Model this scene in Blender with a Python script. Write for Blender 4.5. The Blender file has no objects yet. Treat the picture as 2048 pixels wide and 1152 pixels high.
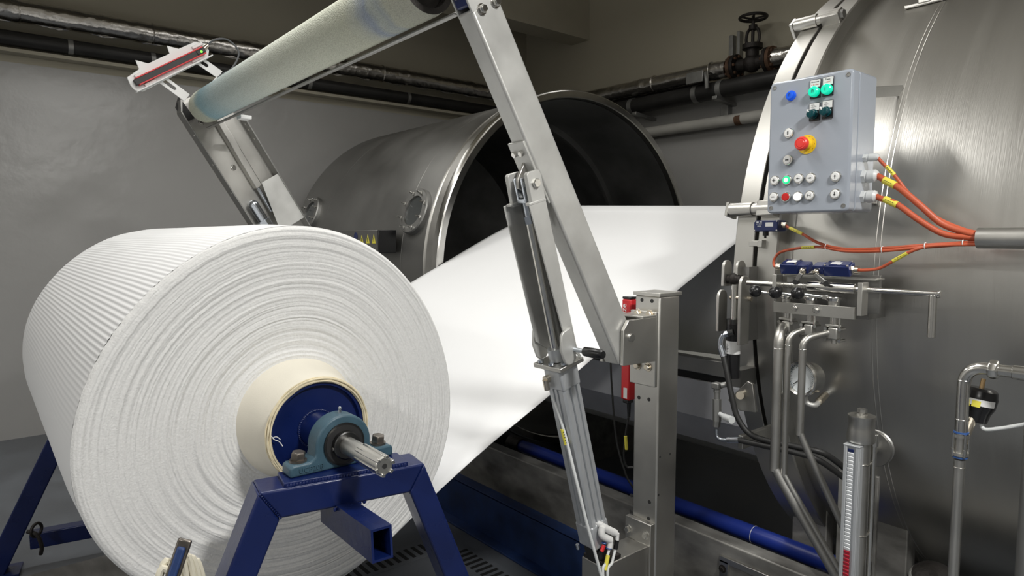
import bpy, bmesh, math, random
from mathutils import Vector, Matrix, noise
random.seed(7)
C = bpy.context.scene
COL = C.collection
PI = math.pi

# ------------------------------------------------------------------ camera
cam = bpy.data.cameras.new('camera'); camo = bpy.data.objects.new('camera', cam); COL.objects.link(camo)
cam.sensor_width = 36.0; cam.lens = 1320.0 * 36.0 / 2048.0; cam.clip_start = 0.05; cam.clip_end = 60
camo.matrix_world = Matrix(((0.632415,-0.060843,0.772237,0.000000),(0.774630,0.049673,-0.630461,0.000000),(0.000000,0.996911,0.078544,1.600000),(0,0,0,1),))
C.camera = camo

# ------------------------------------------------------------------ world, lamps of the hall and added fill lights
w = bpy.data.worlds.new('world'); C.world = w; w.use_nodes = True
w.node_tree.nodes['Background'].inputs[0].default_value = (0.8, 0.9, 1.0, 1)
w.node_tree.nodes['Background'].inputs[1].default_value = 0.05
C.view_settings.view_transform = 'Standard'; C.view_settings.look = 'None'
C.view_settings.exposure = 0.0; C.view_settings.gamma = 1.0

def area(name, loc, sx, sy, power, col=(1, 0.985, 0.95), rot=(0, 0, 0), spread=PI):
    d = bpy.data.lights.new(name, 'AREA'); d.shape = 'RECTANGLE'; d.size = sx; d.size_y = sy
    d.energy = power; d.color = col; d.spread = spread
    o = bpy.data.objects.new(name, d); o.location = loc; o.rotation_euler = rot; COL.objects.link(o)
    return o
LAMPS_AND_FILLS = [((-1.65, 1.0, 3.12), 0.2, 1.1, 14), ((-2.4, 0.9, 3.12), 0.2, 1.3, 14), ((-3.8, -3.1, 3.1), 2.0, 1.4, 42), ((0.4, -2.6, 3.2), 1.2, 0.3, 72),  # first three read from highlights and shadows; last is an added frontal fill
         ((-5.3, 1.8, 3.5), 0.3, 1.2, 3), ((-2.4, 3.0, 3.9), 0.2, 1.2, 18), ((-4.4, 0.9, 3.12), 0.2, 1.3, 23), ((0.7, 0.95, 3.12), 0.25, 0.35, 86), ((-3.6, 3.6, 3.9), 0.2, 1.2, 6)]  # fills added to brighten walls, drum and cloth; smallest one read from shaft shadow
for k, (l, sx, sy, p) in enumerate(LAMPS_AND_FILLS):
    area('lamp_and_fill_light', l, sx, sy, p)
    area('upward_fill_light', (l[0], l[1], l[2] + 0.06), sx, sy, p * 0.22, rot=(PI, 0, 0))  # upward copy added to lift the ambient light off the ceiling

# ------------------------------------------------------------------ materials
MATS = {}
def mat(name, base, rough=0.5, metal=0.0, spec=0.5, noise_amt=0.0, noise_scale=8.0, stretch=(1, 1, 1), bump=0.0, bump_scale=60.0,
        bump_stretch=(1, 1, 1), rough_var=0.0, emit=None, emit_s=0.0, col2=None, detail=4.0, coat=0.0, bump_dist=0.01, trans=0.0, sheen=0.0):
    m = bpy.data.materials.new(name); m.use_nodes = True
    nt = m.node_tree; b = nt.nodes['Principled BSDF']
    b.inputs['Base Color'].default_value = (*base, 1); b.inputs['Roughness'].default_value = rough
    b.inputs['Metallic'].default_value = metal; b.inputs['Specular IOR Level'].default_value = spec
    b.inputs['Coat Weight'].default_value = coat; b.inputs['Transmission Weight'].default_value = trans
    b.inputs['Sheen Weight'].default_value = sheen
    tc = nt.nodes.new('ShaderNodeTexCoord')
    if emit:
        b.inputs['Emission Color'].default_value = (*emit, 1); b.inputs['Emission Strength'].default_value = emit_s
    if noise_amt > 0 or col2:
        mp = nt.nodes.new('ShaderNodeMapping'); mp.inputs['Scale'].default_value = stretch
        nz = nt.nodes.new('ShaderNodeTexNoise'); nz.inputs['Scale'].default_value = noise_scale; nz.inputs['Detail'].default_value = detail
        nt.links.new(tc.outputs['Object'], mp.inputs['Vector']); nt.links.new(mp.outputs['Vector'], nz.inputs['Vector'])
        rp = nt.nodes.new('ShaderNodeValToRGB')
        rp.color_ramp.elements[0].position = 0.3; rp.color_ramp.elements[1].position = 0.7
        c2 = col2 or tuple(min(1, c * (1 + noise_amt)) for c in base)
        c1 = base if col2 else tuple(c * (1 - noise_amt) for c in base)
        rp.color_ramp.elements[0].color = (*c1, 1); rp.color_ramp.elements[1].color = (*c2, 1)
        nt.links.new(nz.outputs['Fac'], rp.inputs['Fac']); nt.links.new(rp.outputs['Color'], b.inputs['Base Color'])
        if rough_var > 0:
            mr = nt.nodes.new('ShaderNodeMapRange'); mr.inputs['To Min'].default_value = max(0.02, rough - rough_var); mr.inputs['To Max'].default_value = rough + rough_var
            mr.inputs['From Min'].default_value = 0.3; mr.inputs['From Max'].default_value = 0.7
            nt.links.new(nz.outputs['Fac'], mr.inputs['Value']); nt.links.new(mr.outputs['Result'], b.inputs['Roughness'])
    if bump > 0:
        mp2 = nt.nodes.new('ShaderNodeMapping'); mp2.inputs['Scale'].default_value = bump_stretch
        n2 = nt.nodes.new('ShaderNodeTexNoise'); n2.inputs['Scale'].default_value = bump_scale; n2.inputs['Detail'].default_value = 5
        bp = nt.nodes.new('ShaderNodeBump'); bp.inputs['Strength'].default_value = bump; bp.inputs['Distance'].default_value = bump_dist
        nt.links.new(tc.outputs['Object'], mp2.inputs['Vector']); nt.links.new(mp2.outputs['Vector'], n2.inputs['Vector'])
        nt.links.new(n2.outputs['Fac'], bp.inputs['Height']); nt.links.new(bp.outputs['Normal'], b.inputs['Normal'])
    MATS[name] = m
    return m
M = {}
M['steel'] = mat('brushed_steel', (0.56, 0.55, 0.52), 0.38, 1.0, noise_amt=0.10, noise_scale=6, rough_var=0.06, bump=0.06, bump_scale=40, bump_stretch=(30, 30, 1.2))
M['steel_v'] = mat('vessel_steel', (0.55, 0.54, 0.51), 0.36, 1.0, noise_amt=0.03, noise_scale=2.0, stretch=(9, 0.3, 0.3), rough_var=0.03, bump=0.05, bump_scale=14, bump_stretch=(22, 1, 1))
M['steel_r'] = mat('ring_steel', (0.52, 0.51, 0.48), 0.42, 1.0, noise_amt=0.05, noise_scale=4, rough_var=0.04)
M['steel_d'] = mat('dull_steel', (0.34, 0.337, 0.325), 0.46, 1.0, noise_amt=0.10, noise_scale=2.5, rough_var=0.05, bump=0.05, bump_scale=20, bump_stretch=(12, 1, 1))
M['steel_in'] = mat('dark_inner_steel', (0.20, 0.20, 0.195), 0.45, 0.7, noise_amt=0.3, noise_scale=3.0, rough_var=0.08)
M['steel_p'] = mat('polished_steel', (0.66, 0.65, 0.62), 0.20, 1.0, noise_amt=0.06, noise_scale=14)
M['steel_m'] = mat('matt_bead_steel', (0.60, 0.60, 0.58), 0.52, 0.6, noise_amt=0.12, noise_scale=9, rough_var=0.06)
M['zinc'] = mat('zinc_plated', (0.62, 0.66, 0.72), 0.25, 1.0)
M['alu'] = mat('anodised_aluminium', (0.55, 0.57, 0.59), 0.42, 0.55, noise_amt=0.06, noise_scale=12, stretch=(6, 6, 1))
M['rail'] = mat('worn_rail_steel', (0.30, 0.293, 0.275), 0.5, 0.5, noise_amt=0.35, noise_scale=7, stretch=(1, 2, 2), rough_var=0.12)
M['cloth'] = mat('white_cloth', (0.83, 0.835, 0.84), 0.9, 0, spec=0.15, bump=0.25, bump_scale=700, bump_dist=0.001, sheen=0.1)
M['fuzz'] = mat('fuzzy_cloth_edge', (0.80, 0.80, 0.79), 0.95, 0, spec=0.1, noise_amt=0.05, noise_scale=160, bump=0.55, bump_scale=230, bump_dist=0.0025, sheen=0.1)
M['sheet'] = mat('matt_steel_sheet', (0.74, 0.74, 0.69), 0.5, 0.1, noise_amt=0.06, noise_scale=3, stretch=(1, 3, 3))
M['sheet_d'] = mat('grey_skirt_sheet', (0.74, 0.75, 0.79), 0.5, 0.1, noise_amt=0.1, noise_scale=4)
M['cream'] = mat('cream_cloth', (0.80, 0.76, 0.66), 0.9, 0, spec=0.1, noise_amt=0.03, noise_scale=12, bump=0.3, bump_scale=500, bump_dist=0.001)
M['selvage'] = mat('yellowed_selvage', (0.72, 0.64, 0.46), 0.9, 0, spec=0.1, noise_amt=0.2, noise_scale=30)
M['blue'] = mat('blue_gloss_paint', (0.0045, 0.013, 0.082), 0.30, 0, spec=0.5, noise_amt=0.18, noise_scale=7, rough_var=0.06, bump=0.04, bump_scale=60)
M['blue_o'] = mat('blue_worn_paint', (0.018, 0.045, 0.15), 0.5, 0, noise_amt=0.3, noise_scale=10, rough_var=0.1)
M['pipeblue'] = mat('blue_pipe_plastic', (0.012, 0.030, 0.22), 0.35, 0)
M['teal'] = mat('grey_blue_casting', (0.045, 0.095, 0.13), 0.42, 0, noise_amt=0.12, noise_scale=30, bump=0.15, bump_scale=160, bump_dist=0.002)
M['black'] = mat('black_plastic', (0.012, 0.012, 0.013), 0.25, 0)
M['blackm'] = mat('black_rubber', (0.018, 0.018, 0.018), 0.5, 0)
M['blackp'] = mat('dark_pipe_wrap', (0.028, 0.027, 0.026), 0.45, 0.3, noise_amt=0.3, noise_scale=5)
M['iron'] = mat('dark_cast_iron', (0.03, 0.026, 0.024), 0.55, 0.5, noise_amt=0.3, noise_scale=20, bump=0.3, bump_scale=80)
M['rust'] = mat('rusty_flange', (0.11, 0.06, 0.035), 0.7, 0.3, noise_amt=0.5, noise_scale=18)
M['bearing'] = mat('dark_bearing_steel', (0.10, 0.10, 0.10), 0.3, 1.0)
M['rubber'] = mat('bearing_seal', (0.02, 0.02, 0.021), 0.5, 0)
M['bolt_d'] = mat('dark_bolt', (0.20, 0.18, 0.16), 0.36, 0.9, noise_amt=0.3, noise_scale=40)
M['panel'] = mat('grey_box_paint', (0.33, 0.36, 0.41), 0.2, 0, spec=0.5, bump=0.08, bump_scale=28, bump_dist=0.004)
M['white'] = mat('white_plastic', (0.78, 0.78, 0.77), 0.4, 0)
M['greyp'] = mat('grey_gland_plastic', (0.62, 0.64, 0.64), 0.4, 0)
M['orange'] = mat('orange_cable', (0.46, 0.088, 0.036), 0.45, 0, noise_amt=0.08, noise_scale=10)
M['yellow'] = mat('yellow_marker', (0.74, 0.66, 0.08), 0.5, 0)
M['red'] = mat('red_paint', (0.60, 0.02, 0.025), 0.35, 0)
M['redb'] = mat('red_mushroom', (0.78, 0.045, 0.035), 0.35, 0)
M['estop'] = mat('yellow_plate', (0.82, 0.55, 0.02), 0.4, 0)
M['navy'] = mat('navy_switch_case', (0.012, 0.022, 0.10), 0.28, 0)
M['nickel'] = mat('nickel', (0.66, 0.60, 0.50), 0.25, 1.0)
M['lens_b'] = mat('blue_lens', (0.01, 0.09, 0.60), 0.2, 0, emit=(0.01, 0.12, 0.9), emit_s=0.25)
M['lens_g'] = mat('green_lens', (0.01, 0.50, 0.32), 0.2, 0, emit=(0.0, 0.85, 0.5), emit_s=0.55)
M['lens_g2'] = mat('lit_green_lens', (0.01, 0.40, 0.16), 0.2, 0, emit=(0.02, 0.80, 0.32), emit_s=0.75)
M['lens_w'] = mat('lit_white_lens', (0.9, 0.9, 0.95), 0.2, 0, emit=(0.92, 0.94, 1.0), emit_s=1.1)
M['lens_r'] = mat('red_lens', (0.45, 0.012, 0.012), 0.2, 0, emit=(0.5, 0.01, 0.01), emit_s=0.15)
M['teal_k'] = mat('dark_green_knob', (0.0, 0.05, 0.06), 0.25, 0)
M['led'] = mat('green_led', (0.1, 0.8, 0.05), 0.3, 0, emit=(0.2, 1.0, 0.05), emit_s=1.5)
M['tube'] = mat('white_air_hose', (0.70, 0.72, 0.72), 0.35, 0)
M['tubeg'] = mat('grey_sensor_lead', (0.10, 0.105, 0.11), 0.45, 0)
M['paper'] = mat('white_label', (0.75, 0.75, 0.74), 0.6, 0)
M['ink'] = mat('black_ink', (0.02, 0.02, 0.02), 0.6, 0)
M['redink'] = mat('red_ink', (0.6, 0.08, 0.07), 0.6, 0)
M['brass'] = mat('brass', (0.55, 0.38, 0.20), 0.35, 1.0)
M['bluering'] = mat('blue_gasket', (0.03, 0.09, 0.28), 0.4, 0)
M['rope'] = mat('cream_cord', (0.70, 0.66, 0.54), 0.7, 0, bump=0.2, bump_scale=200, bump_dist=0.002)
M['white_pipe'] = mat('off_white_pipe', (0.42, 0.41, 0.38), 0.5, 0, noise_amt=0.1, noise_scale=6)
M['galv'] = mat('galvanised_strut', (0.30, 0.30, 0.29), 0.45, 0.8, noise_amt=0.15, noise_scale=12)
M['gaugeface'] = mat('gauge_dial', (0.72, 0.76, 0.78), 0.5, 0)
M['glass'] = mat('clear_glass', (1, 1, 1), 0.03, 0, trans=1.0)
M['sight'] = mat('dark_sight_glass', (0.06, 0.065, 0.065), 0.08, 0.0, spec=0.8)
M['lv_white'] = mat('level_flap_white', (0.70, 0.72, 0.74), 0.45, 0)
M['lv_red'] = mat('level_flap_red', (0.40, 0.012, 0.03), 0.4, 0)
M['plank'] = mat('worn_floor_plate', (0.16, 0.155, 0.145), 0.6, 0.2, noise_amt=0.25, noise_scale=5, stretch=(1, 4, 1))
M['slot'] = mat('drain_slot', (0.01, 0.01, 0.01), 0.8, 0)
# foil, roller cover, walls and floor have their own node trees
def foil_mat():
    m = mat('aluminium_foil', (0.60, 0.58, 0.55), 0.22, 1.0, noise_amt=0.15, noise_scale=6)
    nt = m.node_tree; b = nt.nodes['Principled BSDF']
    tc = nt.nodes.new('ShaderNodeTexCoord'); v = nt.nodes.new('ShaderNodeTexVoronoi'); v.inputs['Scale'].default_value = 16
    n = nt.nodes.new('ShaderNodeTexNoise'); n.inputs['Scale'].default_value = 22; n.inputs['Detail'].default_value = 6
    mx = nt.nodes.new('ShaderNodeMath'); mx.operation = 'ADD'
    bp = nt.nodes.new('ShaderNodeBump'); bp.inputs['Strength'].default_value = 0.45; bp.inputs['Distance'].default_value = 0.01
    nt.links.new(tc.outputs['Object'], v.inputs['Vector']); nt.links.new(tc.outputs['Object'], n.inputs['Vector'])
    nt.links.new(v.outputs['Distance'], mx.inputs[0]); nt.links.new(n.outputs['Fac'], mx.inputs[1])
    nt.links.new(mx.outputs[0], bp.inputs['Height']); nt.links.new(bp.outputs['Normal'], b.inputs['Normal'])
    return m
M['foil'] = foil_mat()
def roller_mat():
    # granular grip cover: cream at both ends, pale blue dye stain toward the far end, thin blue rings near the close end
    m = mat('roller_grip_cover', (0.5, 0.5, 0.42), 0.75, 0, spec=0.3)
    nt = m.node_tree; b = nt.nodes['Principled BSDF']
    tc = nt.nodes.new('ShaderNodeTexCoord'); sp = nt.nodes.new('ShaderNodeSeparateXYZ'); nt.links.new(tc.outputs['Object'], sp.inputs[0])
    nz = nt.nodes.new('ShaderNodeTexNoise'); nz.inputs['Scale'].default_value = 9; nz.inputs['Detail'].default_value = 5
    nt.links.new(tc.outputs['Object'], nz.inputs['Vector'])
    ad = nt.nodes.new('ShaderNodeMath'); ad.operation = 'MULTIPLY_ADD'; ad.inputs[1].default_value = 0.16; 
    nt.links.new(nz.outputs['Fac'], ad.inputs[0]); nt.links.new(sp.outputs['X'], ad.inputs[2])
    mr = nt.nodes.new('ShaderNodeMapRange'); mr.inputs['From Min'].default_value = -0.94; mr.inputs['From Max'].default_value = 1.08
    nt.links.new(ad.outputs[0], mr.inputs['Value'])
    rp = nt.nodes.new('ShaderNodeValToRGB'); cr = rp.color_ramp
    stops = [(0.0, (0.44, 0.45, 0.36)), (0.055, (0.42, 0.45, 0.38)), (0.075, (0.26, 0.37, 0.39)), (0.10, (0.23, 0.36, 0.41)), (0.22, (0.36, 0.43, 0.43)),
             (0.5, (0.45, 0.47, 0.42)), (0.84, (0.45, 0.46, 0.38)), (0.88, (0.40, 0.42, 0.38)), (0.90, (0.26, 0.30, 0.38)), (0.915, (0.38, 0.41, 0.38)), (0.93, (0.33, 0.36, 0.37)), (0.945, (0.42, 0.43, 0.36)), (1.0, (0.42, 0.42, 0.36))]
    stops = [(p, tuple(min(1, c * 1.45) for c in col)) for p, col in stops]
    cr.elements[0].position = stops[0][0]; cr.elements[0].color = (*stops[0][1], 1)
    cr.elements[1].position = stops[-1][0]; cr.elements[1].color = (*stops[-1][1], 1)
    for p, c in stops[1:-1]:
        e = cr.elements.new(p); e.color = (*c, 1)
    nt.links.new(mr.outputs['Result'], rp.inputs['Fac'])
    v = nt.nodes.new('ShaderNodeTexVoronoi'); v.inputs['Scale'].default_value = 260; nt.links.new(tc.outputs['Object'], v.inputs['Vector'])
    mix = nt.nodes.new('ShaderNodeMixRGB'); mix.blend_type = 'MULTIPLY'; mix.inputs['Fac'].default_value = 0.45
    r2 = nt.nodes.new('ShaderNodeValToRGB'); r2.color_ramp.elements[0].color = (1, 1, 1, 1); r2.color_ramp.elements[1].color = (0.35, 0.35, 0.3, 1); r2.color_ramp.elements[1].position = 0.8
    nt.links.new(v.outputs['Distance'], r2.inputs['Fac']); nt.links.new(rp.outputs['Color'], mix.inputs[1]); nt.links.new(r2.outputs['Color'], mix.inputs[2])
    nt.links.new(mix.outputs['Color'], b.inputs['Base Color'])
    bp = nt.nodes.new('ShaderNodeBump'); bp.inputs['Strength'].default_value = 0.6; bp.inputs['Distance'].default_value = 0.004; bp.invert = True
    nt.links.new(v.outputs['Distance'], bp.inputs['Height']); nt.links.new(bp.outputs['Normal'], b.inputs['Normal'])
    return m
M['roller'] = roller_mat()
def wall_mat():
    # two coats: glossy grey paint up to a line below the pipes, beige distemper above
    m = mat('two_tone_wall_paint', (0.2, 0.2, 0.2), 0.5, 0)
    nt = m.node_tree; b = nt.nodes['Principled BSDF']
    tc = nt.nodes.new('ShaderNodeTexCoord'); sp = nt.nodes.new('ShaderNodeSeparateXYZ'); nt.links.new(tc.outputs['Object'], sp.inputs[0])
    st = nt.nodes.new('ShaderNodeMath'); st.operation = 'GREATER_THAN'; st.inputs[1].default_value = 2.93
    nt.links.new(sp.outputs['Z'], st.inputs[0])
    n = nt.nodes.new('ShaderNodeTexNoise'); n.inputs['Scale'].default_value = 1.6; n.inputs['Detail'].default_value = 6
    nt.links.new(tc.outputs['Object'], n.inputs['Vector'])
    rg = nt.nodes.new('ShaderNodeValToRGB'); rg.color_ramp.elements[0].color = (0.36, 0.355, 0.345, 1); rg.color_ramp.elements[1].color = (0.42, 0.415, 0.405, 1)
    rb = nt.nodes.new('ShaderNodeValToRGB'); rb.color_ramp.elements[0].color = (0.40, 0.37, 0.29, 1); rb.color_ramp.elements[1].color = (0.45, 0.42, 0.335, 1)
    nt.links.new(n.outputs['Fac'], rg.inputs['Fac']); nt.links.new(n.outputs['Fac'], rb.inputs['Fac'])
    mx = nt.nodes.new('ShaderNodeMixRGB'); nt.links.new(st.outputs[0], mx.inputs['Fac']); nt.links.new(rg.outputs['Color'], mx.inputs[1]); nt.links.new(rb.outputs['Color'], mx.inputs[2])
    nt.links.new(mx.outputs['Color'], b.inputs['Base Color'])
    mr = nt.nodes.new('ShaderNodeMapRange'); mr.inputs['To Min'].default_value = 0.26; mr.inputs['To Max'].default_value = 0.8
    nt.links.new(st.outputs[0], mr.inputs['Value']); nt.links.new(mr.outputs['Result'], b.inputs['Roughness'])
    n2 = nt.nodes.new('ShaderNodeTexNoise'); n2.inputs['Scale'].default_value = 5; n2.inputs['Detail'].default_value = 4
    nt.links.new(tc.outputs['Object'], n2.inputs['Vector'])
    bp = nt.nodes.new('ShaderNodeBump'); bp.inputs['Strength'].default_value = 0.25; bp.inputs['Distance'].default_value = 0.02
    nt.links.new(n2.outputs['Fac'], bp.inputs['Height']); nt.links.new(bp.outputs['Normal'], b.inputs['Normal'])
    return m
M['wall'] = wall_mat()
M['ceil'] = mat('ceiling_paint', (0.42, 0.40, 0.36), 0.8, 0, noise_amt=0.05, noise_scale=3)
M['beamp'] = mat('beige_beam_paint', (0.42, 0.39, 0.31), 0.8, 0, noise_amt=0.06, noise_scale=3)
M['floor'] = mat('blue_grey_floor_paint', (0.125, 0.135, 0.15), 0.42, 0, noise_amt=0.22, noise_scale=3.5, rough_var=0.1, bump=0.05, bump_scale=30)

# ------------------------------------------------------------------ mesh builder
def V(*a):
    return Vector(a[0]) if len(a) == 1 else Vector(a)
def frame(d):
    d = V(d).normalized(); h = Vector((0, 0, 1)) if abs(d.z) < 0.9 else Vector((1, 0, 0))
    a = h.cross(d).normalized(); return a, d.cross(a).normalized(), d
class MB:
    def __init__(s): s.v = []; s.f = []
    def add(s, vs, fs):
        n = len(s.v); s.v += [V(p) for p in vs]; s.f += [tuple(i + n for i in f) for f in fs]; return s
    def box(s, lo, hi):
        x0, y0, z0 = lo; x1, y1, z1 = hi
        return s.obox(((x0 + x1) / 2, (y0 + y1) / 2, (z0 + z1) / 2), (x1 - x0, y1 - y0, z1 - z0))
    def obox(s, c, size, ax=None):
        a = ax or (Vector((1, 0, 0)), Vector((0, 1, 0)), Vector((0, 0, 1))); c = V(c)
        h = [k / 2 for k in size]; vs = []
        for i in (-1, 1):
            for j in (-1, 1):
                for k in (-1, 1): vs.append(c + a[0] * h[0] * i + a[1] * h[1] * j + a[2] * h[2] * k)
        return s.add(vs, [(0, 1, 3, 2), (4, 6, 7, 5), (0, 4, 5, 1), (2, 3, 7, 6), (0, 2, 6, 4), (1, 5, 7, 3)])
    def prism(s, pts, ext):
        n = len(pts); e = V(ext); p = [V(q) for q in pts]
        return s.add(p + [q + e for q in p], [tuple(range(n))[::-1], tuple(range(n, 2 * n))] + [(i, (i + 1) % n, (i + 1) % n + n, i + n) for i in range(n)])
    def bar(s, p0, p1, wa, wb, up=(1, 0, 0)):
        # box along p0-p1; wa measured along 'up' direction, wb across
        p0, p1 = V(p0), V(p1); d = (p1 - p0).normalized(); u = V(up); u = (u - d * u.dot(d)).normalized(); t = d.cross(u)
        return s.obox((p0 + p1) / 2, (wa, wb, (p1 - p0).length), (u, t, d))
    def hollow(s, p0, p1, wa, wb, th, up=(1, 0, 0)):
        p0, p1 = V(p0), V(p1); d = (p1 - p0).normalized(); u = V(up); u = (u - d * u.dot(d)).normalized(); t = d.cross(u)
        o = [(-1, -1), (1, -1), (1, 1), (-1, 1)]; vs = []
        for p in (p0, p1):
            for q in (0, th):
                for a, b in o: vs.append(p + u * a * (wa / 2 - q) + t * b * (wb / 2 - q))
        fs = []
        for i in range(4):
            j = (i + 1) % 4
            fs += [(i, j, 8 + j, 8 + i), (4 + j, 4 + i, 12 + i, 12 + j), (j, i, 4 + i, 4 + j), (8 + i, 8 + j, 12 + j, 12 + i)]
        return s.add(vs, fs)
    def lathe(s, prof, o, d, n=32, closed=False, c0=True, c1=True):
        # prof: list of (along, radius)
        a, b, d = frame(d); o = V(o); m = len(prof); vs = []
        for (t, r) in prof:
            for k in range(n):
                an = 2 * PI * k / n; vs.append(o + d * t + (a * math.cos(an) + b * math.sin(an)) * max(r, 1e-5))
        fs = []
        for i in range(m - 1 if not closed else m):
            j = (i + 1) % m
            for k in range(n): fs.append((i * n + k, i * n + (k + 1) % n, j * n + (k + 1) % n, j * n + k))
        if not closed:
            if c0 and prof[0][1] > 1e-4: fs.append(tuple(range(n))[::-1])
            if c1 and prof[-1][1] > 1e-4: fs.append(tuple((m - 1) * n + k for k in range(n)))
        return s.add(vs, fs)
    def cyl(s, p0, p1, r0, r1=None, n=20):
        p0, p1 = V(p0), V(p1); return s.lathe([(0, r0), ((p1 - p0).length, r0 if r1 is None else r1)], p0, p1 - p0, n)
    def hexn(s, p, d, r, h, n=6):
        return s.lathe([(0, r), (h * 0.82, r), (h, r * 0.86)], p, d, n)
    def bolt(s, p, d, r, h, washer=True):
        d = V(d).normalized()
        if washer: s.cyl(p, V(p) + d * h * 0.22, r * 1.35, n=16)
        return s.hexn(V(p) + d * (h * 0.2 if washer else 0), d, r, h)
    def tube(s, pts, r, n=10, cap=True, res=0, radf=None):
        P = [V(p) for p in pts]
        if res:
            Q = []; m = len(P)
            for i in range(m - 1):
                p0, p1, p2, p3 = P[max(i - 1, 0)], P[i], P[i + 1], P[min(i + 2, m - 1)]
                for k in range(res):
                    t = k / res; t2, t3 = t * t, t ** 3
                    Q.append(0.5 * ((2 * p1) + (p2 - p0) * t + (2 * p0 - 5 * p1 + 4 * p2 - p3) * t2 + (3 * p1 - p0 - 3 * p2 + p3) * t3))
            Q.append(P[-1]); P = Q
        m = len(P); vs = []; a = None
        for i in range(m):
            d = (P[min(i + 1, m - 1)] - P[max(i - 1, 0)]).normalized()
            if a is None: a = frame(d)[0]
            a = (a - d * a.dot(d)).normalized(); b = d.cross(a)
            for k in range(n):
                an = 2 * PI * k / n; rr = r if radf is None else radf(i, an, P[i])
                vs.append(P[i] + (a * math.cos(an) + b * math.sin(an)) * rr)
        fs = [(i * n + k, i * n + (k + 1) % n, (i + 1) * n + (k + 1) % n, (i + 1) * n + k) for i in range(m - 1) for k in range(n)]
        if cap: fs += [tuple(range(n))[::-1], tuple((m - 1) * n + k for k in range(n))]
        return s.add(vs, fs)
    def pipe(s, pts, r, bend=None, n=14, seg=7):
        # straight runs with round elbows
        P = [V(p) for p in pts]; bend = bend or r * 2.2; Q = [P[0]]
        for i in range(1, len(P) - 1):
            a = (P[i - 1] - P[i]); b = (P[i + 1] - P[i]); L = min(bend, a.length * 0.49, b.length * 0.49)
            a.normalize(); b.normalize(); p0 = P[i] + a * L; p1 = P[i] + b * L
            for k in range(seg + 1):
                t = k / seg; Q.append(p0 * (1 - t) ** 2 + P[i] * 2 * t * (1 - t) + p1 * t * t)
        Q.append(P[-1]); return s.tube(Q, r, n)
    def ball(s, c, r, n=16, m=10, sc=(1, 1, 1)):
        c = V(c); vs = []
        for i in range(m + 1):
            ph = PI * i / m
            for k in range(n):
                th = 2 * PI * k / n; vs.append(c + Vector((r * sc[0] * math.sin(ph) * math.cos(th), r * sc[1] * math.sin(ph) * math.sin(th), r * sc[2] * math.cos(ph))))
        return s.add(vs, [(i * n + k, i * n + (k + 1) % n, (i + 1) * n + (k + 1) % n, (i + 1) * n + k) for i in range(m) for k in range(n)])
    def torus(s, c, d, R, r, n=32, m=10):
        a, b, d = frame(d); c = V(c); vs = []
        for i in range(n):
            an = 2 * PI * i / n; e = a * math.cos(an) + b * math.sin(an)
            for k in range(m):
                t = 2 * PI * k / m; vs.append(c + e * (R + r * math.cos(t)) + d * r * math.sin(t))
        return s.add(vs, [(i * m + k, ((i + 1) % n) * m + k, ((i + 1) % n) * m + (k + 1) % m, i * m + (k + 1) % m) for i in range(n) for k in range(m)])
    def build(s, name, m, parent=None, bevel=0.0, smooth=True, angle=35, seg=2, recalc=True):
        me = bpy.data.meshes.new(name); off = root_loc(parent)
        if parent is None:
            xs = [p.x for p in s.v]; ys = [p.y for p in s.v]; zs = [p.z for p in s.v]
            off = Vector(((min(xs) + max(xs)) / 2, (min(ys) + max(ys)) / 2, min(zs)))
        me.from_pydata([p - off for p in s.v], [], s.f)
        if recalc:
            bm = bmesh.new(); bm.from_mesh(me); bmesh.ops.remove_doubles(bm, verts=bm.verts, dist=2e-5); bmesh.ops.recalc_face_normals(bm, faces=bm.faces); bm.to_mesh(me); bm.free()
        me.materials.append(M[m])
        if smooth:
            me.shade_smooth(); me.set_sharp_from_angle(angle=math.radians(angle))
        o = bpy.data.objects.new(name, me); COL.objects.link(o)
        if parent is None: o.location = off
        else: o.parent = parent
        if bevel > 0:
            bv = o.modifiers.new('bevel', 'BEVEL'); bv.width = bevel; bv.segments = seg; bv.limit_method = 'ANGLE'; bv.angle_limit = math.radians(40)
        return o
def root_loc(o):
    l = Vector((0, 0, 0))
    while o is not None:
        l += o.location; o = o.parent
    return l
def T(name, label, cat, loc, group=None):
    o = bpy.data.objects.new(name, None); COL.objects.link(o); o.location = loc; o.empty_display_size = 0.05
    o['label'] = label; o['category'] = cat
    if group: o['group'] = group
    return o
def tag(o, label, cat, group=None, kind=None):
    o['label'] = label; o['category'] = cat
    if group: o['group'] = group
    if kind: o['kind'] = kind
    return o
def struct(o):
    o['kind'] = 'structure'; return o
def dup(o, loc=None, label=None):
    r = o.copy(); COL.objects.link(r)
    if loc is not None: r.location = loc
    if label: r['label'] = label
    for ch in list(o.children):
        c = ch.copy(); COL.objects.link(c); c.parent = r
        for g in list(ch.children):
            d = g.copy(); COL.objects.link(d); d.parent = c
    return r
def text(body, size, loc, xd, yd, m, parent, name='lettering', ext=0.0006):
    cu = bpy.data.curves.new(name, 'FONT'); cu.body = body; cu.size = size; cu.align_x = 'CENTER'; cu.align_y = 'CENTER'; cu.extrude = ext; cu.resolution_u = 2
    to = bpy.data.objects.new('tmp', cu); me = bpy.data.meshes.new_from_object(to)
    xd = V(xd).normalized(); yd = V(yd).normalized(); zd = xd.cross(yd)
    mt = Matrix(((xd.x, yd.x, zd.x, 0), (xd.y, yd.y, zd.y, 0), (xd.z, yd.z, zd.z, 0), (0, 0, 0, 1)))
    me.transform(Matrix.Translation(V(loc) - root_loc(parent)) @ mt); me.name = name
    bpy.data.objects.remove(to); bpy.data.curves.remove(cu)
    me.materials.clear(); me.materials.append(M[m])
    o = bpy.data.objects.new(name, me); COL.objects.link(o); o.parent = parent
    return o

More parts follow.
